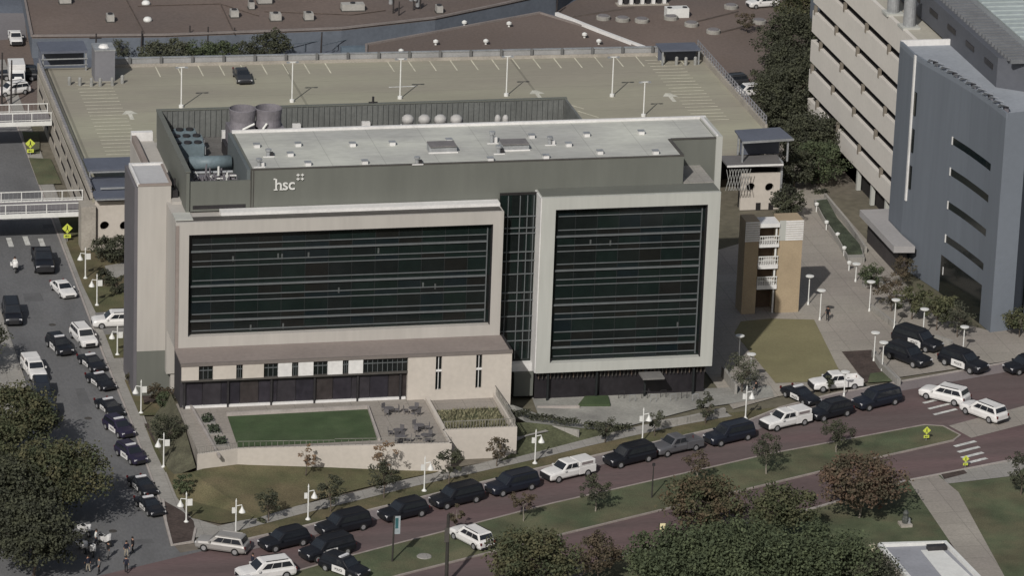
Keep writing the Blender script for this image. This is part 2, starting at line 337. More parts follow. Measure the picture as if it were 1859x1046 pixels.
for q in range(900):
    x,y=random.uniform(26.7,33.1),random.uniform(-14.2,-8.1); h=random.uniform(.2,.6)*(1.2 if y<-12 else .8)
    a=random.uniform(0,6.28); dx,dy=math.cos(a)*.1,math.sin(a)*.1
    lx,ly=random.uniform(-.2,.2),random.uniform(-.2,.2)
    gp.add([(x-dx,y-dy,D-.1),(x+dx,y+dy,D-.1),(x+lx,y+ly,D-.1+h)],[(0,1,2)])
tag(gp.build('ornamental_grass',mat('dry_ornamental_grass',(.17,.16,.10),1,.4,2,5)),'dry tufted grasses filling the planted terrace','grass')['kind']='stuff'

# terrace furniture
def patio(c,label,k):
    t=thing('patio_table',label,'table',(c.x,c.y,D),k*.7,'round tables on the terrace')
    MB().lathe((0,0,0),[(.3,0),(.05,.06),(.05,.6),(.5,.62),(.5,.66)],14).build('table_body',mat('patio_metal',(.11,.105,.11),.6,.15,1,4),t,local=True)
for k,(a,b,l) in enumerate([(707,748,'by the glass doors left of the slit windows'),(750,748,'beside the planted terrace wall, farther row'),(762,779,'beside the planted terrace wall, middle row'),(722,788,'nearest the turf corner on the grey paving'),(729,800,'at the street edge of the paving, left of the pair'),(772,797,'at the street edge, right of the pair')]):
    c=G(a,b,D+.2); patio(c,'dark round patio table '+l,k)
    for j in range(3):
        an=k+j*2.1; x,y=c.x+math.cos(an)*.75,c.y+math.sin(an)*.75
        ch=thing('patio_chair','dark patio chair '+['left of','behind','right of'][j]+' the table '+['by the glass doors','by the planted wall, far one','by the planted wall, middle one','nearest the turf corner','at the left street edge','at the right street edge'][k],'chair',(x,y,D),an+math.pi/2,'patio chairs on the terrace')
        MB().box(-.24,.24,-.24,.24,.42,.46).build('seat',MATS['patio_metal'],ch,local=True)
        MB().box(-.24,.24,-.28,-.24,.42,.9).build('backrest',MATS['patio_metal'],ch,local=True)
        lm=MB()
        for sx in(-.2,.2):
            for sy in(-.2,.2): MB().box(sx-.02,sx+.02,sy-.02,sy+.02,0,.42).build('leg',MATS['patio_metal'],ch,local=True)

# ================================================================ OFFICE BUILDING
B=thing('office_building','cream and grey university building with two framed dark glass facades','building',(30,10,S))
def frame(x0,x1,z0,z1,a0,a1,c0,c1,y,yb,m,name='facade_frame'):
    mb=MB(); mb.box(x0,a0,y,yb,z0,z1).box(a1,x1,y,yb,z0,z1).box(a0,a1,y,yb,z0,c0).box(a0,a1,y,yb,c1,z1)
    return mb.build(name,m,B)
GY=.75
frame(0,35,9.99,23.91,1.4,33.87,11.2,22.53,0,6,cream)
frame(39.11,58.68,5.41,25.26,40.62,57.31,6.52,23.89,0,6,cream2)
# rest of the volumes behind frames
MB().box(0.02,35-.02,6,17,D,23.9).build('core_wall',cream,B)
MB().box(39.13,58.66,6,17,S,25.24).build('core_wall',cream2,B)
MB().box(35-.02,39.13,5,17,S,25.2).build('core_wall',greyw,B)
# dark reveal linings
for (a0,a1,c0,c1) in ((1.4,33.87,11.2,22.53),(40.62,57.31,6.52,23.89)):
    t=.06; MB().box(a1-t,a1-.003,.02,GY,c0,c1).box(a0+.003,a1-t,.02,GY,c1-t,c1-.003).build('reveal_lining',dkmetal,B)
def curtain(a0,a1,zsplit,cols,y,thick,thin_,seed):
    rnd=random.Random(seed); w_=(a1-a0)/cols
    for j in range(len(zsplit)-1):
        z0,z1=zsplit[j],zsplit[j+1]
        for i in range(cols):
            x0,x1=a0+i*w_,a0+(i+1)*w_; e=rnd.uniform(-.004,.004); g=rnd.uniform(-.01,.01)
            m=rnd.choices(glassA,[5,4,2,1.5] if 2<j else [4,3,2,3])[0]
            MB().add([(x0+.03,y+e,z0+.02),(x1-.03,y-e,z0+.02),(x1-.03,y-e+g,z1-.02),(x0+.03,y+e+g,z1-.02)],[(0,1,2,3)]).build('pane',m,B)
    MB().box(a0,a1,y+.03,y+.1,zsplit[0],zsplit[-1]).build('glazing_back',void,B)
    for z in zsplit[1:-1]:
        tk=z in thick
        MB().box(a0+.5 if not tk else a0+.3,a1-.45,y-(.22 if tk else .12),y+.02,z-(.085 if tk else .04),z+(.085 if tk else .04)).build('mullion',mull,B)
    for i in range(1,cols): MB().box(a0+i*w_-.03,a0+i*w_+.03,y-.02,y+.02,zsplit[0],zsplit[-1]).build('mullion',mulld,B)
    MB().box(a1-.5,a1-.4,y-.2,y+.02,zsplit[0]+.2,zsplit[-1]-.6).build('mullion',mull,B)
TH=[20.45,16.6,12.72]; z=[11.2,11.55]
zl=[11.2,11.6,12.72,13.45,14.85,15.5,16.6,17.2,18.75,19.35,20.45,21.2,22.53]
curtain(1.4,33.87,zl,13,GY,TH,None,1)
TR=[20.65,16.8,12.9,8.05]
zr=[6.52,7.05,8.05,8.8,9.8,11.25,11.9,12.9,13.6,15.1,15.75,16.8,17.5,18.95,19.6,20.65,21.35,22.9,23.89]
curtain(40.62,57.31,zr,7,GY,TR,None,2)
bl_=mat('blind_grey',(.075,.08,.08),.8,.2,2,5)
for (a,b,y) in ((423,470,GY),(505,465,GY),(512,466,GY),(560,463,GY),(687,455,GY),(768,518,GY),(615,527,GY),(455,595,GY),(514,592,GY),(790,520,GY),(1072,440,GY),(1108,441,GY),(1230,590,GY)):
    q_=PY(a,b,y-.03); MB().box(q_.x-.09,q_.x+.09,y-.035,y-.012,q_.z-.3,q_.z+.3).build('blind',bl_,B)
# glazed link between the two frames
for i in range(3):
    x0=35.02+i*1.36
    for j in range(9): MB().quad((x0,2.2,5.2+j*2.2),(x0+1.33,2.2,5.2+j*2.2),(x0+1.33,2.2,5.2+j*2.2+2.17),(x0,2.2,5.2+j*2.2+2.17)).build('link_pane',glassA[(i+j)%2],B)
MB().box(35.0,39.11,2.25,2.4,S,25.2).build('glazing_back',void,B)
mb=MB()
for x in (35.9,37.2,38.0,38.7): mb.box(x-.04,x+.04,2.05,2.2,6.4,24.9)
for k,zz in enumerate((22.6,21.3,20.7,17.6,18.6,16.1,14.0,13.1,11.3,9.6,8.5)): mb.box(35.02,39.1,2.0,2.16,zz-.05,zz+.05)
mb.build('mullion',mull,B)
MB().box(35.02,39.1,1.4,2.2,5.2,6.1).build('link_sill',coping,B)
MB().box(37.0,39.1,1.0,2.2,2.5,5.2).build('link_wall',greyw,B)
MB().box(38.98,39.1,0.05,6,5.45,25.2).build('side_cladding',coping,B)
# roof of the left block in front of penthouse: white coping ledge
MB().box(5.0,34.9,1.6,2.9,23.91,24.35).build('roof_ledge',coping,B)
MB().box(0.1,34.8,.35,1.6,23.91,23.98).build('roof',seam,B)
MB().box(39.2,58.6,.4,3,25.26,25.34).build('roof',greyw,B)
MB().box(55.3,58.66,3,8.9,25.2,25.45).build('roof_terrace',walk,B)
# penthouse
RZ=28.45
MB().prism([(8.35,3),(55.2,3),(55.2,8.2),(54.9,8.2),(54.9,17),(8.35,17)],23.9,RZ).build('penthouse_wall',greyw,B)
MB().box(1.95,8.3,3.0,3.3,24.1,27.35).build('penthouse_wall',greyw,B)
MB().box(2.2,7.8,2.96,3.0,24.35,24.75).build('louver',dkmetal,B)
MB().box(54.9,60.3,8.9,16.2,17,RZ).build('penthouse_wall',greyw,B)
MB().box(60.3,61.0,8.7,16.2,S,RZ+.25).build('fin_wall',cream2,B)
MB().box(8.28,8.36,2.9,3.0,23.95,RZ).box(8.55,8.63,2.93,3.0,23.95,RZ).build('downpipe',seam,B)
MB().prism([(8.6,3.25),(54.9,3.25),(54.9,9.15),(60.2,9.15),(60.2,15.9),(8.6,15.9)],RZ-.1,RZ+.03).build('roof',roofm,B)
MB().box(8.35,61,15.9,16.3,RZ-.3,RZ+.3).build('coping',coping,B)
MB().box(60.3,60.55,8.9,15.9,RZ+.25,RZ+.4).build('coping',coping,B)
MB().box(8.35,55.2,2.95,3.2,RZ,RZ+.12).box(54.95,55.25,3.2,8.9,RZ,RZ+.12).box(55.25,60.3,8.8,9.1,RZ,RZ+.12).build('coping',seam,B)
# mech yard behind the roof: floor, ribbed back screen, left screen
MB().box(1.6,60.3,16.3,25.2,S,25.3).build('mechanical_floor',mat('mech_floor',(.12,.115,.11),.9,.2,.4,3),B)
MB().box(1.9,8.35,3.3,16.3,S,25.0).build('mechanical_floor',MATS['mech_floor'],B)
YB=24.9
MB().box(1.5,47.1,YB,YB+.3,25.3,RZ).build('screen_wall',louv,B)
for i in range(76):
    x=1.8+i*.6; MB().box(x,x+.16,YB-.14,YB,25.35,RZ-.05).build('screen_rib',louv,B)
MB().box(1.5,1.85,3,YB,24,RZ+.0).build('screen_wall',greyw,B)
MB().box(47.1,47.35,17.4,YB+.3,24,RZ).build('screen_wall',louv,B)
MB().box(1.45,47.4,YB-.1,YB+.4,RZ,RZ+.12).build('coping',greyw,B)
MB().box(1.4,1.95,2.9,YB,RZ,RZ+.1).build('coping',greyw,B)
MB().box(7.95,8.32,3.3,16.3,25,RZ).build('penthouse_wall',mat('blue_grey_wall',(.1,.115,.12),.8,.08,.3,2),B)
# left annex: tower, terrace behind
MB().box(-3.0,.5,7.08,14,7.2,25.75).build('tower_wall',cream,B)
MB().box(-3.0,.5,7.0,14,1.5,7.2).build('tower_wall',greyw,B)
MB().box(-3.35,-3.0,7.2,15,1.5,25.6).build('tower_side',mat('tower_side_metal',(.12,.115,.125),.6,.06,.1,1),B)
MB().box(-2.85,.35,7.3,13.8,25.75,25.9).build('roof',mat('tower_roof_pale',(.42,.42,.43),.8,.05,.3,2),B)
MB().box(-3.05,.55,13.7,14.1,25.75,26.1).box(-3.1,-2.85,7.05,13.7,25.75,26.1).build('coping',coping,B)
MB().box(-3.0,.55,7.0,7.25,25.75,26.0).box(.32,.55,7.25,13.7,25.75,26.05).build('coping',brnroof,B)
MB().box(.52,1.9,6.2,27,S,24.2).build('annex_wall',cream,B)
MB().box(-1.0,1.5,16.5,28,S,24.3).build('annex_wall',cream,B)
MB().box(-.95,1.4,27.3,28,24.3,25.3).build('coping',coping,B)
MB().box(-.95,-.45,17,27.3,24.3,25.0).build('coping',brnroof,B)
MB().box(0,.35,-.05,.1,9,23.6).build('downpipe',brnroof,B)
MB().box(.02,1.9,.5,3.0,23.95,24.05).build('roof',roofm,B)
# podium
PYF=-4.9
MB().prism([(0,PYF),(35.3,PYF),(35.3,-.01),(0,-.01)],9.78,9.99).build('roof',brnroof,B)
MB().box(-.05,35.35,PYF-.06,PYF+.2,9.7,10.04).build('coping',mat('podium_coping',(.16,.14,.13),.7,.06,.5,3),B)
MB().box(35.1,35.35,PYF+.2,-.01,9.8,10.08).build('coping',dkmetal,B)
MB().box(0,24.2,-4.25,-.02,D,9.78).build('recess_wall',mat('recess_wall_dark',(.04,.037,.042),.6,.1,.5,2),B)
# upper band panels (between windows), from photo
zt,zb_=9.68,8.15
segs=[(330,361),(387,429),(441,479),(505,530),(542,569),(595,622),(633,659)]
def xat(px,py=672): return PY(px,py,PYF).x
prev=None
for a,b in segs: MB().box(xat(a),xat(b),PYF,PYF+.35,zb_,zt).build('spandrel_panel',coping if a>500 else creamb,B)
gaps=[(361,387),(429,441),(479,505),(530,542),(569,595),(622,633),(659,740)]
for a,b in gaps:
    x0,x1=xat(a),xat(b); wdw=MB().box(x0,x1,PYF+.3,PYF+.36,zb_,zt).build('window',glassA[1],B)
    fr=MB(); n=3 if b-a<40 else 9
    for i in range(1,n): x=x0+(x1-x0)*i/n; fr.box(x-.025,x+.025,PYF+.2,PYF+.3,zb_,zt)
    fr.box(x0,x1,PYF+.18,PYF+.3,zb_+.95,zb_+1.02)
    fr.build('frame',mull,wdw)
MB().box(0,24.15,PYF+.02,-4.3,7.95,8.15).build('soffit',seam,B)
# lower recessed glazing
for i in range(12):
    x=.4+i*1.98; MB().box(x,x+1.9,-4.36,-4.27,D+.1,7.9).build('shopfront_glass',mat('shopfront_glass_'+'abcd'[(i*5)%4],[(.03,.027,.034),(.034,.031,.036),(.026,.024,.031),(.04,.034,.034)][(i*5)%4],.35,.2,.6,2,spec=.3),B)
for i in range(6): MB().box(.3+i*4.6,.5+i*4.6,PYF+.25,PYF+.5,D,7.95).build('column',dkmetal,B)
bw=MB(); xa,xb=xat(740,690),35.3
s1a,s1b,s2a,s2b=xat(791),xat(802),xat(864),xat(875)
for a,b in ((xa,s1a),(s1b,s2a),(s2b,xb)): bw.box(a,b,PYF,-.02,2.5,9.78)
bw.box(s1a,s1b,PYF,-.02,2.5,5.9).box(s2a,s2b,PYF,-.02,2.5,5.9).build('podium_wall',creamb,B)
for a,b in ((s1a,s1b),(s2a,s2b)):
    w1=MB().box(a,b,PYF+.25,PYF+.32,5.9,9.75).build('slit_window',glassA[1],B)
    MB().box(a,b,PYF+.05,PYF+.24,7.95,8.15).box((a+b)/2-.03,(a+b)/2+.03,PYF+.15,PYF+.25,5.9,9.75).build('frame',coping,w1)
# ground floor under the right frame: recessed glass with fins
MB().box(39.3,58.2,1.15,1.25,S-.3,5.4).build('lobby_glass',mat('lobby_glass_dark',(.022,.02,.023),.3,.15,.5,2,spec=.3),B)
for i in range(44):
    x=39.6+i*.43; MB().box(x,x+.07,.75,1.12,4.45,5.38).build('lobby_fin',seam if i%3 else mat('fin_brown',(.11,.085,.07),.7,.1,1,3),B)
for i in range(4): MB().box(40.5+i*5.4,40.7+i*5.4,.4,.6,S-.2,5.3).build('column',mulld,B)
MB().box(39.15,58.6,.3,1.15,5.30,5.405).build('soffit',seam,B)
MB().box(50.6,53.0,-1.7,.3,4.75,4.95).build('entrance_canopy',mat('canopy_mid_grey',(.15,.145,.14),.7,.1,.6,3),B)
# lettering
def letters():
    cu=bpy.data.curves.new('t','FONT'); cu.body='hsc'; cu.size=1.75; cu.extrude=.05; cu.space_character=.95; cu.offset=.012
    o=bpy.data.objects.new('t',cu); COL.objects.link(o); bpy.context.view_layer.update()
    me=bpy.data.meshes.new_from_object(o); bpy.data.objects.remove(o)
    return me
me=letters(); me.materials.clear(); me.materials.append(whitem)
p=PY(498,345,2.9)
sg=bpy.data.objects.new('sign_letters',me); COL.objects.link(sg); sg.parent=B
sg.location=Vector((p.x,2.9,p.z))-B.location; sg.rotation_euler=(R(90),0,0); sg['label']='white hsc lettering on the grey penthouse wall'
sf=MB(); x0=p.x
sf.box(x0-.1,x0+.12,2.84,2.95,p.z+1.15,p.z+1.27).box(x0-.06,x0+.36,2.84,2.95,p.z-.02,p.z+.07).box(x0+.56,x0+.98,2.84,2.95,p.z-.02,p.z+.07)
sf.build('letter_serif',whitem,B)
q=PY(545,321,2.9); em=MB()
for sx in (-1,1):
    for sz in (-1,1):
        cx,cz=q.x+sx*.23,q.z+sz*.22
        em.box(cx-.17,cx+.17,2.84,2.93,cz-.05,cz+.05).box(cx-.05,cx+.05,2.83,2.92,cz-.15,cz+.15)
em.build('emblem',whitem,B)

# ---- things on the roof
def roofpt(px,py,z=RZ+.03): return G(px,py,z)
for k,(a,b,l) in enumerate([(802,274,'long low louvred roof unit left of the pair on the pale roof'),(933,270,'long low louvred roof unit right of the pair on the pale roof')]):
    c=roofpt(a,b); t=thing('roof_unit',l,'roof unit',(c.x,c.y,RZ),0,'rooftop units')
    MB().box(-1.5,1.5,-.7,.7,0,.75).build('casing',galv,t,local=True); MB().box(-1.45,1.45,-.9,1.0,.75,.86).build('lid',mat('unit_lid',(.16,.15,.15),.6,.1,1,4),t,local=True)
    MB().box(-1.6,1.6,-.85,-.75,0,.18).build('base_rail',coping,t,local=True)
vents=[(466,267,'near its left end beside the pipe well'),(541,265,'right of the first hatch at the rear left'),(527,283,'on the left of the roof midway back'),(559,300,'just above the sign emblem'),(640,265,'rear of the roof above the grey wall left half'),(662,297,'front edge, left half of the roof'),(815,258,'behind the left long unit'),(890,292,'front edge below the middle pipes'),(965,250,'behind the right long unit'),(991,287,'front edge, right half of the roof'),(1032,265,'right of the tall boxed vent'),(1089,279,'front edge, right quarter'),(1065,247,'rear of the roof toward the right'),(1164,243,'rear right corner area'),(1190,279,'front right near the notch'),(712,263,'mid roof left of the left long unit')]
vproto=None
for k,(a,b,l) in enumerate(vents):
    c=roofpt(a,b)
    if vproto is None:
        t=thing('roof_vent','','vent',(c.x,c.y,RZ),0,'small square roof vents'); MB().box(-.3,.3,-.3,.3,0,.35).build('curb',coping,t,local=True); MB().box(-.36,.36,-.28,.36,.35,.44).build('cap',galv,t,local=True); vproto=t
    else: t=copy_tree(vproto); t.location=(c.x,c.y,RZ)
    t['label']='small pale roof vent '+l
for k,(a,b,h,l) in enumerate([(893,259,1.3,'tall dark exhaust stack behind the long units'),(905,278,.9,'squat dark pipe cluster between the long units'),(998,262,.9,'boxy grey exhaust hood right of the long units'),(757,297,.8,'dark valve cluster on the front roof edge'),(470,302,.9,'pale pipe cluster at the front left roof corner'),(487,283,.8,'short bent pipe left on the pale roof')]):
    c=roofpt(a,b); t=thing('roof_exhaust',l,'exhaust',(c.x,c.y,RZ)); MB().lathe((0,0,0),[(.22,0),(.22,h*.7),(.34,h*.75),(.34,h),(.1,h*1.05)],10).build('stack',galv,t,local=True)
    MB().box(.25,.55,-.2,.3,0,h*.5).build('motor_box',dkmetal if k%2 else coping,t,local=True); MB().box(-.6,.6,-.45,-.3,0,.12).build('base_rail',coping,t,local=True)
# cooling towers
for k,(a,b) in enumerate([(440,238),(487,236)]):
    c=PY(a,228,17.9); t=thing('cooling_tower',['left','right'][k]+' of two round cooling tower fans behind the pale roof','cooling tower',(c.x,17.9,26.75),0,'cooling towers'); t.scale=(1.05,1.05,1.05)
    MB().box(-1.5,1.5,-1.4,1.6,0,1.8).build('basin',coolm,t,local=True)
    MB().lathe((0,0,1.8),[(1.35,0),(1.28,.7),(1.42,1.9),(1.34,1.95),(1.15,.8)],28,cap=False).build('fan_stack',coolm,t,local=True)
    MB().lathe((0,0,1.8),[(1.1,.9),(.15,.95)],20).build('fan_deck',dkmetal,t,local=True)
    MB().tube((-.2-.6*k,-1.5,1.9),(1.0-1.4*k,-1.55,2.5),.11,n=8).tube((-.2-.6*k,-1.5,1.9),(-.2-.6*k,-1.55,1.2),.11,n=8).build('pipe',whitem,t,local=True)
c0=G(465,252,25.8)
tag(MB().box(c0.x-4.2,c0.x+3.6,16.6,19.6,25.3,26.75).build('equipment_plinth',dkmetal),'long dark equipment plinth under the two cooling towers','plinth')
for k,(a,b) in enumerate([(740,222),(770,219),(799,219),(828,216),(903,217),(917,214)]):
    bz=PY(a,234,18.6).z+.25; c=PY(a,234,18.6); s_=1.15 if k<4 else .6
    tag(MB().box(c.x-.35,c.x+.35,18.2,19.0,25.3,bz).build('fan_plinth',seam),'dark plinth under the '+['first','second','third','fourth','left small','right small'][k]+' pale domed fan','plinth','plinths under the domed fans')
    t=thing('exhaust_fan',['first','second','third','fourth','left small','right small'][k]+' pale domed fan in the row behind the pale roof','fan',(c.x,18.6,bz),0,'domed fans behind the roof')
    MB().lathe((0,0,0),[(.55*s_,0),(.55*s_,.6),(.62*s_,.65),(.55*s_,1.1),(.3*s_,1.35),(.05,1.4)],16).build('dome',mat('pale_dome',(.38,.37,.36),.6,.08,.6,3),t,smooth=True,local=True); MB().box(-.6*s_,.6*s_,-.6*s_,.6*s_,0,.12).build('curb',coping,t,local=True)
for k,(a,b,l) in enumerate([(538,236,'white utility cabinet right of the cooling towers'),(664,232,'white utility cabinet by the dark mast'),(410,248,'white cabinet left of the cooling towers')]):
    c=G(a,b,25.9); tag(MB().box(c.x-.45,c.x+.45,c.y-.3,c.y+.3,25.3,26.6).build('utility_cabinet',coping),l,'cabinet')
c=G(676,235,25.5); t=thing('antenna_mast','dark antenna mast with short cross arms behind the pale roof','mast',(c.x,c.y,25.3))
MB().tube((0,0,0),(0,0,4.0),.13,n=8).build('mast',dkmetal,t,local=True)
for zz in (1.2,1.9,2.6,3.3): MB().box(-.5,.5,-.05,.05,zz,zz+.12).build('cross_arm',dkmetal,t,local=True)
for k,(x,y,l) in enumerate([(3.2,18.2,'nearest dark blue chiller unit behind the round duct'),(3.4,20.6,'middle dark blue chiller unit behind the round duct'),(3.0,22.9,'farthest dark blue chiller unit by the ribbed screen')]):
    t=thing('chiller',l,'chiller',(x,y,25.3),0,'chillers in the left roof well'); MB().box(-1.1,2.4,-.7,.7,0,1.5).build('casing',duct,t,local=True)
    for q in (-.4,.7,1.8): MB().lathe((q,0,1.5),[(.42,0),(.42,.2)],12).build('fan',dkmetal,t,local=True)
    MB().box(2.4,2.6,-.5,.5,.3,1.2).build('panel',galv,t,local=True)
# duct well
c=G(385,265,26.5); t=thing('air_duct','large round blue grey duct in the well left of the pale roof','duct',(5,12,25)); MB().tube((3.2,12.4,26.4),(7.7,12.4,26.4),.75,n=20).build('duct_body',duct,t,smooth=True); MB().tube((3.4,10.6,25.9),(7.6,10.6,25.9),.16).tube((3.4,10.1,25.7),(7.6,10.1,25.7),.1).build('pipe_run',galv,t)
t=thing('pipework','tangle of dark and pale pipes and valves in the well by the sign','pipes',(5,7,25)); mb=MB(); mw=MB()
for i in range(110):
    x,y=random.uniform(2.6,7.5),random.uniform(4.0,9.6); zz=25+random.uniform(.2,1.6); ln=random.uniform(.4,1.8)
    d=random.choice([(1,0,0),(0,1,0),(0,0,1)]); q=mw if i%4==0 else mb
    q.tube((x,y,zz),(min(7.8,x+d[0]*ln),y+d[1]*ln,zz+d[2]*ln*.7),random.uniform(.05,.13),n=6)
mb.box(3.2,4.4,8,9,25,26.2).box(5.5,7,4.5,5.5,25,25.9)
mb.build('pipe_run',coolm,t); mw.build('pipe_run',whitem,t)
t=thing('pipework','small dark ducts in the gap between the cream tower and the grey screen','ducts',(.9,9,24.2)); MB().box(.6,1.3,7.5,8.6,24.2,25).box(1.2,1.5,9,13,24.2,24.7).tube((1.0,8,25),(1.0,8,26.2),.1).build('pipe_run',dkmetal,t)

# ================================================================ PARKING GARAGE
P=thing('parking_garage','wide tan parking garage with open roof deck behind the office building','garage',(40,80,S))
gpoly=[(-1.4,57),(85.1,75.2),(85.1,109),(-1.6,109.8)]
gpoly=[(-1.4,57),(30,57),(80,66),(85.1,75),(85.1,108.9),(8,110.4),(-1.6,110.6)]
MB().prism(gpoly,7.3,8.0).build('roof_deck',deckm,P)
MB().prism([(-1.5,57.6),(84.7,75.5),(84.7,108.4),(-1.5,110)],S-.2,7.28).build('interior',void,P)
for z0,z1 in ((S,3.1),(3.9,5.3),(6.1,7.25)):
    MB().box(-1.66,-1.56,57,110.5,z0,z1).build('spandrel',gcon,P)
    MB().box(84.95,85.3,75,109,z0,z1).build('spandrel',gcon,P)
for i in range(10): MB().box(-1.64,-1.51,57+i*5.9,57.5+i*5.9,3.0,4.1).box(-1.64,-1.51,57+i*5.9,57.5+i*5.9,5.3,6.2).build('column',gcon,P)
def parapet(a,b,h,wd,m=gcon):
    MB().kerb([a,b],wd,8.0,8.0+h).build('parapet',m,P)
parapet((-1.5,57),(-1.5,110.5),.75,.35); parapet((8.2,110.6),(85.2,109),1.0,.35,mat('garage_parapet',(.27,.27,.27),.9,.1,.4,4)); parapet((85.2,75),(85.2,109),.8,.35)
MB().kerb([(8.2,110.6),(85.2,109)],.5,9.02,9.14).build('coping',galv,P)
MB().kerb([(8.2,110.15),(85.0,108.55)],.3,8.0,8.4).build('wheel_stop',gcon,P)
rl=MB(); r2=MB()
for i in range(46):
    y=57+i*1.17; rl.box(-1.55,-1.47,y,y+.08,8.75,9.5)
for i in range(30):
    y=75+i*1.17; r2.box(85.15,85.25,y,y+.25,8.8,9.9)
rl.tube((-1.5,57,9.5),(-1.5,110,9.5),.07,n=6).tube((-1.5,57,9.15),(-1.5,110,9.15),.05,n=6); r2.tube((85.2,75,9.8),(85.2,109,9.8),.06,n=6).tube((85.2,75,9.3),(85.2,109,9.3),.06,n=6)
r2.build('railing',mat('garage_railing',(.2,.2,.215),.6,.15,.6,4),P); rl.build('railing',mat('garage_railing',(.2,.2,.215),.6,.15,.6,4),P)
for i in range(19):
    x=10+i*4.05; y=110.6-1.6*(x-8)/77; MB().box(x,x+.3,y-.55,y-.3,8.0,9.3).build('pilaster',mat('pilaster_dark',(.13,.13,.13),.9,.1,.6,3),P)
stp=mat('stall_paint',(.52,.50,.40),.85,.2,.8,4)
k=0
for i in range(26):
    x=13.4+i*2.75; y=110.1-1.6*(x-8)/77
    if 38<x<41.2: continue
    MB().box(x,x+.15,y-4.6,y,8.0,8.012).build('stall_line',stp,P)
for i in range(30):
    y=62+i*1.45; MB().box(2.4,6.9,y,y+.1,8.0,8.012).build('stall_line',stp,P)
    if i<20: MB().box(77.5,81.8,80+y*0+i*1.4,80.1+i*1.4,8.0,8.012).build('stall_line',stp,P)
for i in range(14):
    x=20+i*3.9
    if i in(1,2,4,5,8,9,11): MB().kerb([(x,88.5),(x+1.6,86.3)],.12,8.0,8.012).build('stall_line',stp,P)
    if i in(8,9,10,11): MB().kerb([(x+.6,85.5),(x+2.6,82.5)],.12,8.0,8.012).build('stall_line',stp,P)
def arrow(px,py,dx):
    c=G(px,py,8.0); MB().add([(c.x-1,c.y,8.014),(c.x+1,c.y,8.014),(c.x+.3,c.y+1.5,8.014),(c.x-.3,c.y+1.5,8.014)],[(0,1,2,3)]).box(c.x-.25,c.x+.25,c.y-2.2,c.y,8.0,8.014).build('painted_arrow',mat('arrow_paint',(.5,.49,.43),.85,.2,.8,4),P)
arrow(236,207,0); arrow(1217,175,0); arrow(975,170,0)
MB().kerb([tuple(G(706,158,8).xy),tuple(G(756,156,8).xy)],.3,8.0,8.016).build('painted_line',paint,P)
# lamp posts on deck
gl=None
for k,((a,b),l) in enumerate(zip([(329,195),(530,185),(726,179),(919,174),(1111,175),(1168,211)],['leftmost, left of the cooling towers','right of the cooling towers','beside the painted crossing line','above the domed fans','above the right end of the ribbed screen','shortest and nearest, behind the pale roof corner'])):
    c=G(a,b,8)
    if gl is None:
        t=thing('deck_lamp','','lamp post',(c.x,c.y,8),0,'lamp posts on the garage deck')
        MB().lathe((0,0,0),[(.3,0),(.3,.35),(.09,.4),(.08,5.2)],10).build('pole',whitem,t,local=True)
        MB().box(-.45,.45,-.1,.1,5.2,5.3).build('arm',whitem,t,local=True); 
        for sx in (-.55,.55): MB().box(sx-.22,sx+.22,-.17,.17,5.12,5.28).build('lamp_head',galv,t,local=True)
        gl=t
    else: t=copy_tree(gl); t.location=(c.x,c.y,8)
    t['label']='white lamp post on the garage deck, '+l
    if k==5: t.scale=(1,1,.86)
# stair/lift penthouse on deck, left
t=thing('lift_tower','plain grey box tower on the far left of the garage deck','tower',(6,104,8))
a=G(172,148,8);b=G(209,148,8)
MB().box(a.x,b.x,a.y,a.y+3.2,8,12.0).build('shaft',mat('lift_grey',(.17,.17,.185),.8,.05,.3,2),t); MB().box(a.x-.05,b.x+.05,a.y-.05,a.y+3.2,12.0,12.2).build('coping',galv,t)
MB().lathe(((a.x+b.x)/2,a.y+1.2,12.2),[(.7,0),(.5,.3),(.1,.4)],12).build('dome',coping,t)
# left end shelter / rail
t=thing('garage_shelter','slate roofed open shelter at the far left corner of the garage deck','shelter',(2,110,8))
MB().box(-1.4,4.6,109,113.5,10.4,10.7).build('roof',slate,t); 
for x in (-1.2,4.3): MB().box(x,x+.2,109.1,109.3,8,10.4).build('post',galv,t)
MB().box(-1.4,4.6,108.9,109,9.6,9.75).box(-1.4,4.6,108.9,109,8.8,8.9).build('rail',galv,t); MB().box(-1.3,4.5,112,112.3,8,10.4).build('back_wall',slate,t)
bl=None
for k,(a,b) in enumerate([(126,212),(145,213),(166,214),(182,214),(204,213),(222,209),(1205,112),(1228,117),(1245,118),(1262,117)]):
    c=G(a,b-58 if k<6 else b,8)
    if bl is None: t=tag(MB().lathe((0,0,0),[(.22,0),(.22,1.0),(.1,1.1)],8).build('bollard',mat('bollard_grey',(.25,.25,.24),.8,.2,1,3)),'','bollard'); bl=t
    else: t=bl.copy(); COL.objects.link(t)
    t.location=(c.x,c.y,8); t['group']='bollards on the garage deck'
    t['label']=('grey bollard in the row by the grey box tower, ' if k<6 else 'grey bollard at the far right deck corner, ')+['first','second','third','fourth','fifth','sixth'][k if k<6 else k-6]+' from the left'
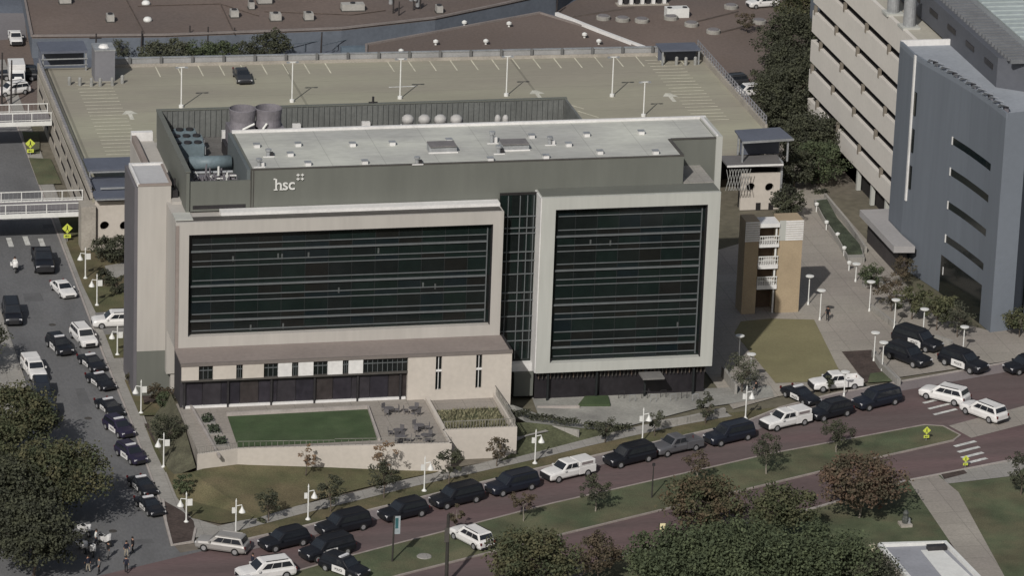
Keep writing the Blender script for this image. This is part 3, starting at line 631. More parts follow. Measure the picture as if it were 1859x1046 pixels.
def circ_wall(x0,x1,y,z0,z1,circles,r,parent,m,thick=.5):
    # wall with round openings, built as a grid with the holes cut by polar fans
    bm=MB(); xs=sorted([x0,x1]+[c[0]-r*1.25 for c in circles]+[c[0]+r*1.25 for c in circles])
    xs=[max(x0,min(x1,v)) for v in xs]
    for i in range(0,len(xs)-1,2):
        if xs[i+1]-xs[i]>.01: bm.box(xs[i],xs[i+1],y,y+thick,z0,z1)
    for cx,cz in circles:
        h=r*1.25; bm.box(cx-h,cx+h,y,y+thick,z0,cz-h).box(cx-h,cx+h,y,y+thick,cz+h,z1)
        n=24
        for i in range(n):
            t0,t1=2*math.pi*i/n,2*math.pi*(i+1)/n
            def sq(t):
                c,s_=math.cos(t),math.sin(t); k=h/max(abs(c),abs(s_)); return (cx+c*k,cz+s_*k)
            a0=(cx+r*math.cos(t0),cz+r*math.sin(t0)); a1=(cx+r*math.cos(t1),cz+r*math.sin(t1)); b0,b1=sq(t0),sq(t1)
            bm.quad((a0[0],y,a0[1]),(b0[0],y,b0[1]),(b1[0],y,b1[1]),(a1[0],y,a1[1]))
            bm.quad((a0[0],y,a0[1]),(a1[0],y,a1[1]),(a1[0],y+thick,a1[1]),(a0[0],y+thick,a0[1]))
    return bm.build('wall',m,parent)
# left stair core of the garage
t=thing('stair_core','cream stair core with round openings and slate canopy, left of the cream tower','stair core',(1,56,S))
cs=[PY(190,410,56),PY(226,410,56)]
circ_wall(-1.2,4.2,56,S,7.9,[(c.x,c.z) for c in cs],.55,t,creamb)
MB().box(-1.1,4.1,57.2,57.5,S,7.6).build('inner_wall',void,t)
MB().box(-2.9,-1.2,55.4,58,S,7.5).build('side_wall',gcon,t)
MB().box(-1.4,4.6,55.0,57.6,8.5,8.75).build('canopy',slate,t)
MB().prism([(-.9,57.9),(4.6,57.9),(4.6,63),(-1.3,63)],8.5,8.7).build('canopy',slate,t)
MB().prism([(-1.4,61.5),(4.6,61.5),(4.6,66),(-1.4,66)],9.9,10.1).build('canopy',slate,t)
MB().box(-1.2,4.6,61.2,61.4,9.75,9.9).box(-.4,4,57.5,57.7,8.9,9.1).box(-1.3,4.4,54.9,55,8.4,8.55).build('canopy_edge',galv,t)
for x in (-1.2,4.2): MB().box(x,x+.15,61.6,61.75,8,9.9).build('post',galv,t)
# right stair core
t=thing('stair_core','cream stair core with two round openings, right of the pale roof','stair core',(81,62,S))
cs=[PY(1363,340,62),PY(1397,340,62)]
XL,XR=PY(1346,330,62).x,PY(1416,330,62).x
circ_wall(XL,XR,62,S,PY(1380,315,62).z,[(c.x,c.z) for c in cs],.55,t,creamb)
MB().box(XL+.1,XR-.1,63.2,63.5,S,8).build('inner_wall',void,t)
MB().box(XR,XR+.25,61.9,66,S,8.1).build('corner_post',galv,t)
for a in (1376,1399):
    q=PY(a,378,62); MB().box(q.x-.3,q.x+.3,61.95,62.0,q.z-.7,q.z+.7).build('window',void,t)
q0,q1=PY(1320,300,61),PY(1422,300,61)
MB().add([(q0.x,61,q0.z),(q1.x,61,q1.z),(q1.x+.2,64.5,8.2),(q0.x,64.5,8.3),(q0.x,61,q0.z-.2),(q1.x,61,q1.z-.2),(q1.x+.2,64.5,8.0),(q0.x,64.5,8.0)],[(0,1,2,3),(7,6,5,4),(0,4,5,1),(1,5,6,2),(2,6,7,3),(3,7,4,0)]).build('canopy',mat('canopy_grey',(.13,.125,.125),.7,.05,.3,2),t)
MB().box(q0.x,q1.x,60.9,61.0,q0.z-.25,q0.z-.02).build('canopy_edge',coping,t)
MB().prism([(78.6,66.0),(84.5,66.6),(84.9,62.2),(78.4,61.6)],10.85,11.05).build('canopy',slate,t)
MB().kerb([(78.3,61.4),(85.0,62.0)],.15,10.75,11.0).build('canopy_edge',galv,t)
for (x,y) in ((78.6,62),(84.4,62.4),(79,65.5),(84.3,66)): MB().box(x-.1,x+.1,y-.1,y+.1,8,10.9).build('post',galv,t)
MB().box(79.3,84.2,65.5,65.8,8,10.6).build('back_wall',slate,t)
q=PY(1325,340,60); tr=MB()
for i in range(8):
    a=76.2+i*.35; tr.tube((a,60.2,5.2),(a+.6,60.2,7.9),.04,n=4).tube((a+.6,60.2,5.2),(a,60.2,7.9),.04,n=4)
tr.build('trellis',mat('trellis_grey',(.3,.3,.29),.8,.1,1,3),t)
# far right canopy on deck
t=thing('garage_shelter','slate roofed open shelter at the far right corner of the garage deck','shelter',(82,109,8))
a,b=G(1198,90,9.9),G(1268,87,9.9)
MB().box(a.x,b.x,a.y-1,a.y+2.4,9.9,10.1).build('roof',slate,t); MB().box(a.x+.2,b.x,a.y+1.5,a.y+1.7,8,9.9).build('back_wall',slate,t)
for x in (a.x+.1,b.x-.3): MB().box(x,x+.2,a.y-.9,a.y-.7,8,9.9).build('post',galv,t)

# ---- stair tower right (tan)
t=thing('stair_tower','tan brick stair tower with white balcony rails beside the dry lawn','tower',(73,25,S))
YT=25.0; q=lambda a,b: PY(a,b,YT)
xl0,xl1,xr0,xr1=q(1352,450).x,q(1377,450).x,q(1413,450).x,q(1456,450).x
zt=q(1430,400).z
MB().box(xl0,xl1,YT,YT+2.6,S,zt-.0).build('pier',tan,t); MB().box(xr0,xr1,YT,YT+2.6,S,zt).build('pier',tan,t)
for (a,b) in ((xl0,xl1),(xr0+(xr1-xr0)*.28,xr1)):
    lv=MB()
    for i in range(9): lv.box(a-.03,b+.03,YT-.07,YT-.01,zt-2.4+i*.27,zt-2.4+i*.27+.2)
    lv.build('louver',coping,t)
MB().box(xr0,xr0+(xr1-xr0)*.28,YT-.05,YT,zt-2.4,zt).build('trim',cream2,t)
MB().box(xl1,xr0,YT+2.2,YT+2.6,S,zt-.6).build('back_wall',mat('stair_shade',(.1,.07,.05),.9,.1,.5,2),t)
for (y0,y1) in ((405,412),(443,448),(480,487),(517,524)):
    z1=q(1395,y0).z; z0=q(1395,y1).z
    MB().box(xl1,xr0,YT-.25,YT+2.2,z0,z1).build('landing',coping,t)
for y0 in (443,480,517):
    z1=q(1395,y0).z; rr=MB()
    for i in range(9): x=xl1+.08+i*(xr0-xl1-.16)/8; rr.box(x-.03,x+.03,YT-.23,YT-.18,z1,z1+.95)
    rr.box(xl1,xr0,YT-.25,YT-.16,z1+.95,z1+1.05).box(xl1,xr0,YT-.22,YT-.18,z1+.5,z1+.56); rr.build('railing',whitem,t)
MB().tube((xr0-.25,YT+.2,S),(xr0-.25,YT+.2,zt-.8),.12,n=8).build('column',whitem,t)

# ================================================================ CREAM RIBBON BUILDING + GREY TOWER
t=thing('cream_building','long cream building with five dark ribbon slots at the upper right','building',(100,70,S))
XC=95.0; Y0,Y1=43.5,90.3
bands=[(5.0,7.3),(8.4,11.2),(12.3,15.1),(16.2,19.0),(20.1,22.9),(24.0,27.2)]
for z0,z1 in bands: MB().box(XC,XC+.5,Y0,Y1,z0,z1).box(XC+.5,XC+30,Y1-.5,Y1,z0,z1).build('spandrel',mat('cream_concrete',(.56,.53,.49),.85,.04,.2,2),t)
MB().box(XC+1.0,XC+30,Y0,Y1-.6,S,27.0).build('interior',void,t)
MB().box(XC+.5,XC+30,Y0,Y1-.5,27.0,27.15).build('roof',mat('cream_roof',(.36,.34,.29),.9,.08,.2,2),t)
for j,(z0,z1) in enumerate([(7.3,8.4),(11.2,12.3),(15.1,16.2),(19.0,20.1),(22.9,24.0)]):
    MB().box(XC+.85,XC+.9,Y0,Y1-.1,z0,z1).build('ribbon_window',void,t)
    MB().box(XC+.02,XC+.85,Y0,Y1-.1,z0-.03,z0-.005).build('sill',void,t)
    for i in range(5):
        y=48.5+i*9.4+(j%2)*3.1; 
        if y<Y1-1: MB().box(XC-.12,XC+.3,y,y+.3,z0-.3,z1-.2).build('bracket',mat('bracket_brown',(.17,.15,.125),.8,.1,1,3),t)
MB().box(XC+1.0,XC+5,70,Y1-6,S,5.0).build('base_wall',creamb,t)
MB().box(XC-.1,XC+.6,Y1-12,Y1-5,S,5.0).build('base_wall',creamb,t)
for y in range(50,70,6): MB().box(XC+.3,XC+.8,y,y+.5,S,5.0).build('column',cream2,t)
for k,(a,b) in enumerate([(1621,25),(1650,50)]):
    c=G(a,b,27.1); tt=thing('roof_stack',['farther','nearer'][k]+' of two tall grey pipe stacks on the cream building roof','stack',(c.x,c.y,27.1),0,'pipe stacks')
    MB().lathe((0,0,0),[(.75,0),(.75,4.5),(.6,4.55)],16).build('stack',galv,tt,local=True); MB().box(-1.1,1.1,-1.1,1.1,0,.3).build('base',cream2,tt,local=True)
# grey tower
t=thing('grey_tower','tall slate grey tower with curved wall and slanting slot windows at right','building',(97,30,S))
ZT=28.1
curve=[(92.2,45.0),(92.2,39.8),(92.6,37.2),(93.35,33.6),(94.15,29.5),(94.8,25.5),(95.3,20.8),(95.62,15.7)]
wallp=curve+[(98.4,16.3),(100.6,20.6)]
foot=curve+[(98.4,16.3),(101.5,22),(101.5,45)]
cm=MB()
for i in range(len(curve)-1):
    (x0,y0),(x1,y1)=curve[i],curve[i+1]; cm.quad((x0,y0,5.9 if i==0 else S),(x0,y0,ZT),(x1,y1,ZT),(x1,y1,5.9 if i==0 else S))
o=cm.build('curved_wall',towerm,t,smooth=False)
for p_ in o.data.polygons: p_.use_smooth=p_.index>1
MB().quad((95.62,15.7,S),(95.62,15.7,ZT),(98.4,16.3,ZT),(98.4,16.3,S)).quad((98.4,16.3,S),(98.4,16.3,ZT),(101.5,22,ZT),(101.5,22,S)).quad((101.5,22,S),(101.5,22,ZT),(101.5,45,ZT),(101.5,45,S)).quad((92.2,45,S),(101.5,45,S),(101.5,45,ZT),(92.2,45,ZT)).build('end_wall',towerl,t)
MB().sheet(foot,ZT-.6).build('roof',rooft,t)
MB().kerb([(x+.12,y) for x,y in curve],.25,ZT-.6,ZT).build('parapet',towerl,t)
MB().box(92.3,101.4,44.8,45.1,ZT-.6,ZT+.1).build('parapet',coping,t)
def onwall(y,off=0):
    for i in range(len(curve)-1):
        (x0,y0),(x1,y1)=curve[i],curve[i+1]
        if y1<=y<=y0: u=(y0-y)/(y0-y1); return x0+(x1-x0)*u-off
ztops=[PX(1740,250,95.0).z,PX(1735,305,95).z,PX(1730,365,95).z,PX(1725,425,95).z,PX(1720,483,95).z]
for zz in ztops:
    wm=MB(); fm=MB(); n=7; ya,yb=29.2,19.0
    for i in range(n):
        y0=ya+(yb-ya)*i/n; y1=ya+(yb-ya)*(i+1)/n
        wm.quad((onwall(y0,.03),y0,zz-.6),(onwall(y0,.03),y0,zz+.25),(onwall(y1,.03),y1,zz+.25),(onwall(y1,.03),y1,zz-.6))
    o=wm.build('window',glassA[2],t); MB().box(onwall(ya)-.12,onwall(ya)+.02,ya-.02,ya+.18,zz-.65,zz+.3).build('jamb',coping,o)
MB().quad((onwall(30,.03),30,S),(onwall(30,.03),30,6.6),(onwall(19,.03),19,6.6),(onwall(19,.03),19,S)).build('window',glassA[1],t)
MB().box(92.15,92.45,38.9,39.3,10.3,ZT).build('corner_strip',coping,t)
for z0 in (12,16.5,21): MB().box(92.28,92.5,38.1,38.7,z0,z0+2.8).build('window',glassA[1],t)
# roof edge sunshade clutter
for i in range(13):
    y=36-i*1.5; x=onwall(y); MB().add([(x-.2,y,ZT+.1),(x+1.2,y+.3,ZT+.2),(x+.9,y-.9,ZT+.3),(x-.3,y-1.1,ZT+.75)],[(0,1,2),(0,2,3),(0,3,1),(1,3,2)]).build('shade_fin',mat('shiny_fin',(.6,.62,.65),.35,.1,1,3,metal=.3),t)
    if i%3==0: MB().box(x+.6,x+1.1,y-.3,y+.2,ZT-.6,ZT+.1).build('roof_box',coolm,t)
# glass at right edge & behind block
MB().box(101.6,125,20.0,60,S,27.4).build('rear_block',towerm,t)
for i in range(4):
    for j in range(5): MB().box(102.0+i*3.4,105.1+i*3.4,19.93,20.0,3.5+j*4.6,7.4+j*4.6).build('window',glassA[2],t)
t2=thing('roof_penthouse','dark slate rooftop penthouse with louvre rows behind the grey tower','penthouse',(104,50,27))
MB().prism([(98.3,27.5),(102.3,24.5),(103.4,24.5),(103.4,95),(98.3,95)],27.5,31).build('screen_wall',mat('penthouse_slate',(.085,.09,.105),.7,.06,.2,2),t2)
for i in range(60): MB().box(99.0,102.2,25.0+i*1.16,25.45+i*1.16,31,31.5).build('louver',mat('louver_slate',(.15,.155,.165),.6,.1,.5,3),t2)
for i in range(8): MB().box(98.3-.1,98.3,29+i*7,32+i*7,29.2,29.8).build('vent_slot',dkmetal,t2)
MB().box(102.3,103.3,25,95,31,31.12).build('roof',mat('penthouse_roof',(.2,.21,.215),.85,.08,.2,2),t2)
t3=thing('ribbed_roof_hall','pale ribbed metal roof at the top right corner','building',(120,70,S))
MB().box(103.6,150,33,120,S,30.9).build('walls',towerm,t3)
MB().box(103.5,150,32.9,120,30.9,31.1).build('roof',mat('pale_green_metal',(.33,.37,.37),.6,.1,.3,2),t3)
for i in range(48): MB().box(103.5,150,33.5+i*1.8,33.6+i*1.8,31.1,31.25).build('roof_rib',MATS['pale_green_metal'],t3)
# entrance slab roof of the cream building
t=thing('entrance_building','low pale flat roofed entrance beside the grey tower','building',(91.5,42,S))
sl_=[(89.8,48.7),(95.2,48.7),(95.2,37),(92.3,34.9),(89.9,35.7)]
sl_=[(89.8,48.9),(94.9,48.9),(94.9,45),(92.1,45),(92.1,39),(92.4,34.9),(89.9,35.2)]
MB().prism(sl_,5.2,6.0).build('roof',mat('entrance_roof',(.30,.29,.29),.85,.06,.3,2),t)
MB().prism([(90.8,48.5),(94.8,48.5),(94.8,45.2),(92.1,45),(92,36.5),(90.9,36.5)],S,5.2).build('wall',mat('entrance_dark',(.05,.045,.045),.7,.1,.5,2),t)

# planter with hedge in the walkway
pl=thing('planter','long narrow raised planter with low hedge on the walkway by the cream building','planter',(88.5,54,S))
pp=L2([(1478,360),(1500,357),(1520,395),(1565,448),(1570,465),(1540,466),(1522,432),(1492,388)],2.9)
MB().prism(pp,S,2.75).build('wall',walk,pl)
cx=sum(p[0] for p in pp)/8; cy=sum(p[1] for p in pp)/8
ip=[(cx+(x-cx)*.86-(0),cy+(y-cy)*.9) for x,y in pp]
MB().prism(ip,2.75,3.0).build('soil',mat('planter_green',(.05,.06,.04),1,.35,.8,4,bump=.8),pl)
tag(MB().kerb(L2([(1498,355),(1540,405),(1572,452)],2.6),.3,S,2.9).build('low_wall',walk),'low pale wall running along the right of the long planter','wall')
tag(MB().kerb(L2([(1586,640),(1600,662),(1632,692)],2.6),.45,S,2.85).build('low_wall',walk),'low pale wall by the mulch bed and twin lamps','wall')
tag(MB().kerb(L2([(1580,555),(1640,600),(1668,614),(1700,612),(1728,622)],2.5),.4,S,2.7).build('low_wall',walk),'curved pale seat wall in front of the trees by the grey tower','wall')
tag(MB().kerb(L2([(1567,515),(1597,512),(1600,525)],2.5),.5,S,3.1).build('low_wall',walk),'short pale planter wall left of the round tree','wall')
tag(MB().kerb(L2([(1316,745),(1250,760),(1190,770)],2.5),.35,S,2.75).build('low_wall',walk),'low pale wall between entry plaza and street verge','wall')
tag(MB().kerb(L2([(1312,672),(1336,706)],2.7),.3,S,3.2).build('low_wall',walk),'short pale wall right of the glass block lobby','wall')
tag(MB().kerb(L2([(945,768),(990,771),(1052,781)],3.1),.2,2.2,3.1).build('low_wall',walk),'low cream wall behind the clipped hedge','wall')

# ================================================================ BRIDGES
for k,(ya,yb,l) in enumerate(((0,0,'nearer'),(0,0,'farther'))):
    if k==0: a=G(160,352,6.6); b=G(160,383,6.0)
    else: a=G(85,192,6.8); b=G(85,219,6.0)
    y0,y1=b.y,a.y+.2
    if y1<y0+3: y1=y0+3
    t=thing('footbridge',l+' of two white railed footbridges crossing the left street','bridge',(-15,(y0+y1)/2,6),0,'footbridges')
    MB().box(-33,-1.7,y0,y1,5.55,5.8).build('deck',lotm,t)
    MB().box(-33,-1.7,y0-.12,y0-.01,5.4,5.95).box(-33,-1.7,y1+.01,y1+.12,5.4,5.95).build('girder',whitem,t)
    for yy in (y0,y1):
        r_=MB(); r_.box(-33,-1.7,yy-.04,yy+.04,7.0,7.1).box(-33,-1.7,yy-.03,yy+.03,6.1,6.17)
        for i in range(14): x=-33+i*2.4; r_.box(x-.05,x+.05,yy-.05,yy+.05,5.8,7.0)
        r_.build('railing',whitem,t)
    msh=MB()
    for i in range(62):
        for yy in (y0,y1): x=-33+i*.5; msh.box(x-.012,x+.012,yy-.01,yy+.01,5.8,7.0)
    msh.build('baluster',galv,t)

# ================================================================ BACKGROUND BUILDINGS
def flat(name,label,pts,z,m,wm_,cat='building'):
    c=(sum(p[0] for p in pts)/len(pts),sum(p[1] for p in pts)/len(pts),S)
    t=thing(name,label,cat,c); MB().prism(pts,S,z-.25).build('wall',wm_,t); MB().prism(pts,z-.25,z).build('roof',m,t)
    MB().kerb(pts+[pts[0]],.35,z,z+.25).build('parapet',mat('roof_edge',(.2,.175,.165),.9,.1,.4,3),t); return t
struct('yard',MB().sheet([(-3,108),(130,108),(130,300),(-3,300)],S+.03),yard)
w1=flat('warehouse','wide brown gravel roofed warehouse along the top left',[tuple(G(a,b,5).xy) for a,b in [(58,66),(300,64),(465,58),(620,52),(790,33),(900,10),(1010,-14),(1100,-80),(30,-80)]],5,gravel,mat('warehouse_wall',(.115,.13,.155),.85,.1,.3,2))
w2=flat('warehouse','brown roofed warehouse with peaked corner behind the garage',[tuple(G(a,b,6).xy) for a,b in [(665,82),(980,24),(1085,56),(1190,100),(1180,135),(665,135)]],6,gravel,tan)
struct('lot',MB().sheet([tuple(G(a,b,S).xy) for a,b in [(1010,20),(1100,-30),(1560,-60),(1460,120),(1400,175),(1340,200),(1270,95),(1190,98)]],S+.06),gravel)
# roof clutter back
cl=[(480,5,1.6,'pale boxy rooftop unit on the far left brown roof'),(200,38,.8,'small dark rooftop unit on the left brown roof'),(268,38,.7,'white round rooftop dome on the left brown roof'),(265,8,1.4,'pale rooftop unit above the white dome'),(118,5,1.3,'pale rooftop unit nearest the top left'),(425,30,.9,'small greenish unit by the roof seam'),(456,15,.6,'small white unit right of the roof seam'),(640,18,2.6,'long pale ribbed unit on the brown roof behind the poles'),(500,36,1.2,'pale flat unit on the brown roof above the bushes'),(560,35,1.0,'beige unit on the brown roof left of the long ribbed unit'),(797,22,.7,'small unit at the roof end near the second pole pair')]
for k,(a,b,s_,l) in enumerate(cl):
    c=G(a,b,5); t=thing('rooftop_unit',l,'roof unit',(c.x,c.y,5))
    if 'dome' in l: MB().lathe((0,0,0),[(.6,0),(.6,.3),(.4,.55),(.05,.65)],16).build('dome',whitem,t,smooth=True,local=True)
    else:
        MB().box(-s_*.6,s_*.6,-.7,.7,.15,1.0).build('casing',mat('unit_pale',(.33,.32,.3),.7,.12,.6,3),t,local=True); MB().box(-s_*.6-.1,s_*.6+.1,-.8,.8,0,.15).build('curb',seam,t,local=True)
        MB().lathe((0,0,1.0),[(.35,0),(.35,.15)],10).build('fan',dkmetal,t,local=True)
for a,b in ((330,28),(800,22)): 
    pass
pp=MB()
for (p,q) in (((250,10),(400,6)),((400,6),(425,60)),((400,6),(470,28)),((230,0),(262,60)),((480,20),(640,26)),((640,26),(700,18))):
    P0,P1=G(*p,5.1),G(*q,5.1); pp.tube(P0,P1,.07,n=6)
tag(pp.build('roof_conduit',mat('conduit_rust',(.09,.07,.06),.8,.2,1,3)),'thin dark conduit lines running across the left brown roof','pipes')
for k,(a,b,l) in enumerate([(791,81,'left on the peaked brown roof'),(882,80,'middle of the peaked brown roof'),(843,46,'on the upper edge of the peaked roof'),(924,48,'near the peak of the roof'),(1061,68,'right slope beside the diagonal coping'),(1087,80,'right slope nearest the garage'),(728,98,'just above the third deck lamp')]):
    c=G(a,b,6); t=thing('roof_turbine','small white turbine vent '+l,'vent',(c.x,c.y,6),0,'turbine vents')
    MB().lathe((0,0,0),[(.15,0),(.15,.25),(.35,.35),(.35,.6),(.1,.75)],10).build('turbine',whitem,t,local=True); MB().box(.2,.5,-.15,.15,0,.3).build('base',dkmetal,t,local=True)
tag(MB().kerb([tuple(G(1010,28,6).xy),tuple(G(1090,60,6).xy),tuple(G(1188,97,6).xy)],.5,6.05,6.5).build('parapet_cap',coping),'white diagonal coping on the right slope of the peaked roof','coping')
for k,(a,b,l) in enumerate([(1095,35,'leftmost by the roof ridge'),(1165,40,'second from the left'),(1218,35,'beside the white plant unit'),(1255,47,'right of the white plant unit'),(1295,60,'above the slate shelter'),(1378,42,'rightmost near the trees'),(1327,15,'upper right of the group'),(1130,38,'between the two left ones')]):
    c=G(a,b,S); t=thing('lot_planter','round pale disc shaped island in the brown lot, '+l,'island',(c.x,c.y,S),0,'round islands in the lot')
    MB().lathe((0,0,.05),[(1.0,0),(1.0,.45),(.9,.5)],18).build('rim',mat('disc_pale',(.26,.25,.23),.9,.12,.8,3),t,local=True); MB().lathe((0,0,.3),[(.8,0),(.75,.35)],14).build('top',lotm,t,local=True)
tag(MB().kerb([tuple(G(a,b,S).xy) for a,b in [(1310,60),(1370,45)]],.12,S+.06,S+.3).kerb([tuple(G(a,b,S).xy) for a,b in [(1040,32),(1150,15)]],.15,S+.06,S+.3).kerb([tuple(G(a,b,S).xy) for a,b in [(1260,42),(1340,22)]],.15,S+.06,S+.3).build('edging',mat('edging_dark',(.12,.1,.09),.9,.1,1,3)),'thin edging strips linking the round islands in the brown lot','edging')
t=thing('plant_unit','white plant unit with two dark openings in the brown lot','plant unit',tuple(G(1228,30,S))); MB().box(-1.6,1.6,-.8,.8,0,1.4).build('casing',whitem,t,local=True)
for x in (-1.1,1.1): MB().lathe((x,-.2,1.4),[(.35,0),(.35,.1)],10).build('fan',dkmetal,t,local=True)
t=thing('cooling_plant','cluster of dark upright equipment at the top centre','plant unit',tuple(G(1160,8,S))); 
for i in range(9): MB().box(-3+i*.8,-2.55+i*.8,-.4,.4,0,2.5+.5*(i%2)).build('cabinet',dkmetal if i%2 else coping,t,local=True)
MB().box(-3.3,4.2,-.8,.8,0,.2).build('base',gcon,t,local=True)
# poles at the back
def upole(px,py,h,label,boxn=0,arm=0,m=None,z=S,group='dark utility poles behind the garage',rad=.14):
    c=G(px,py,z); t=thing('utility_pole',label,'pole',(c.x,c.y,z),0,group)
    MB().tube((0,0,0),(.1,0,h),rad,rad*.7,n=8).build('pole',m or mat('pole_wood',(.04,.035,.035),.9,.2,1,3),t,local=True)
    for i in range(boxn): MB().lathe((.25 if i%2 else -.35,-.15,h-1.6),[(.28,0),(.28,1.0),(.1,1.1)],10).build('transformer',galv,t,local=True)
    if arm: MB().box(-arm,arm,-.06,.06,h-.7,h-.55).build('cross_arm',MATS['pole_wood'],t,local=True)
    return t
upole(712,62,6,'dark utility pole with transformer, left of the first back pair',1); upole(722,66,5,'plain dark utility pole, right of the first back pair')
upole(749,56,6,'dark utility pole with twin transformers, left of the second back pair',2); upole(761,54,5,'short dark utility pole, right of the second back pair',1)
upole(173,140,6,'dark pole left of the grey box tower on the garage deck',0,.8); upole(256,105,3.8,'dark pole in the yard right of the grey box tower'); upole(268,95,2.8,'shorter dark pole in the yard above the lamp')
upole(343,98,4.0,'left post of the dark pole frame in the bushes',0,0); upole(376,100,4.0,'right post of the dark pole frame in the bushes',0,0); upole(424,95,3.5,'dark pole in the yard right of the bushes')
upole(582,110,4,'dark pole at the fenced yard behind the second deck lamp'); upole(20,190,6,'dark pole beside the white truck in the far left lot'); upole(3,190,7,'pale lamp pole at the far left image edge')
upole(997,22,3.2,'dark post pair member left near the peaked roof corner'); upole(1010,26,3.0,'dark post pair member right near the peaked roof corner')
fn=MB()
for (p,q) in (((225,100),(250,98)),((470,104),(580,92)),((585,100),(660,82)),((780,45),(845,30)),((850,42),(960,12)),((590,62),(650,52)),((655,52),(785,30))):
    P0,P1=G(*p,S),G(*q,S); n=max(2,int((P1-P0).length/2)); fn.tube(P0+Vector((0,0,1.4)),P1+Vector((0,0,1.4)),.05,n=5)
    for i in range(n+1): c=P0.lerp(P1,i/n); fn.box(c.x-.04,c.x+.04,c.y-.04,c.y+.04,S,S+1.45)
tag(fn.build('yard_fence',mat('fence_bluegrey',(.09,.11,.13),.7,.1,1,3)),'blue grey post and rail fence lines in the yard behind the garage','fence')
tag(MB().box(*(lambda a:(a.x-2.2,a.x+2.2,a.y-.5,a.y+.5,S,S+1.1))(G(648,98,S))).build('storage_container',mat('yard_blue',(.1,.13,.16),.7,.1,.6,3)),'long blue grey container in the yard by the peaked roof corner','container')

# ================================================================ SOUTH EAST PAVILION
t=thing('pavilion','white edged flat roof pavilion at the bottom right','building',(67,-50,S))
pv=L2([(1597,993),(1715,989),(1790,1066),(1665,1070)],4.6)
MB().prism(pv,S,4.3).build('wall',creamb,t); MB().prism(pv,4.3,4.6).build('roof',mat('pavilion_roof',(.26,.265,.29),.8,.08,.4,3),t)
MB().kerb(pv+[pv[0]],.45,4.6,4.95).build('coping',whitem,t)
MB().prism(L2([(1672,1000),(1710,998),(1780,1064),(1725,1066)],4.63),4.6,4.66).build('roof_patch',whitem,t)
MB().box(pv[1][0]-2.2,pv[1][0]-.3,pv[1][1]-1.6,pv[1][1]-.9,4.66,5.1).build('roof_unit',dkmetal,t)

# ================================================================ LAMPS
def bell_lamp(name,loc,label,group,flip=1,panel=True,h=3.55):
    t=thing('street_lamp',label,'street lamp',loc,0,group)
    MB().lathe((0,0,0),[(.3,0),(.26,.12),(.1,.3),(.075,.5),(.065,h),(.09,h+.05),(.02,h+.35)],10).build('pole',whitem,t,local=True)
    s_=flip
    MB().tube((0,0,h-.45),(-.55*s_,0,h-.35),.045,n=6).tube((-.55*s_,0,h-.35),(-.6*s_,0,h-.6),.045,n=6).build('arm',whitem,t,local=True)
    MB().lathe((-.6*s_,0,h-1.15),[(.34,0),(.30,.12),(.14,.4),(.08,.58)],14).build('lamp_shade',whitem,t,local=True)
    if panel: MB().box(.08 if s_>0 else -.6,.6 if s_>0 else -.08,-.04,.04,h-1.15,h-.45).build('banner',whitem,t,local=True)
    else: MB().tube((-.1,0,h-.9),(-.38,0,h-.6),.04,n=6).tube((-.38,0,h-.6),(-.3,0,h-1.2),.05,n=6).box(-.42,-.1,-.05,.05,h-1.2,h-.6).build('bracket',whitem,t,local=True)
    return t
bell_lamp('',tuple(G(297,850)),'white bell lamp with square banner beside the round dark tree','street lamps with banners')
bell_lamp('',tuple(G(256,752)),'white bell lamp with square banner beside the palm-like shrub','street lamps with banners')
bell_lamp('',tuple(G(338,950)),'white bell lamp with banner standing in the pointed mulch bed','street lamps with banners',h=3.0)
bell_lamp('',tuple(G(155,507)),'farther of two white bell lamps by the garage stair core','street lamps with banners')
bell_lamp('',tuple(G(176,556)),'nearer of two white bell lamps by the garage stair core','street lamps with banners')
bell_lamp('',tuple(G(213,646)),'white lamp in the small verge below the driveway with the white car','street lamps with banners',panel=True,h=3.2)
for a,b,l in [(428,972,'above the silver wagon'),(559,945,'third from the left corner of the lawn'),(770,893,'below the planted terrace left corner'),(971,843,'right of the planted terrace, above the pickup with topper'),(1166,803,'in front of the entry plaza steps'),(1353,762,'left of the police sedan by the dry lawn')]:
    bell_lamp('',tuple(G(a,b)),'white curled-arm street lamp '+l,'street lamps along the brick road',flip=-1,panel=False)
def disc_lamp(a,b,label,h):
    c=G(a,b); t=thing('plaza_lamp',label,'street lamp',tuple(c),0,'disc lamps on the plaza')
    MB().lathe((0,0,0),[(.14,0),(.12,.3),(.07,.4),(.06,h)],10).build('pole',whitem,t,local=True)
    MB().lathe((0,0,h),[(.1,-.25),(.28,-.1),(.5,0),(.5,.07),(.1,.12)],18).build('lamp_head',whitem,t,local=True)
for a,b,h,l in [(1341,655,2.9,'left lamp at the building corner beside the dry lawn'),(1361,700,3.6,'tall lamp at the near left corner of the dry lawn'),(1467,554,3.5,'lamp at the right foot of the tan stair tower'),(1488,582,3.6,'lamp right of the stair tower near the walking person'),(1553,512,2.2,'lamp left of the round green tree'),(1578,566,3.6,'lamp right of the round green tree'),(1623,598,3.5,'lamp between the pale seat wall and plaza'),(1675,615,3.5,'lamp behind the upper police car'),(1748,640,3.0,'lamp behind the right police car'),(1586,657,3.4,'left of the twin lamps on the low wall'),(1601,675,3.4,'right of the twin lamps on the low wall'),(1532,720,2.8,'lamp in front of the white pickup on the plaza')]:
    disc_lamp(a,b,'white disc topped '+l,h)
bp=None
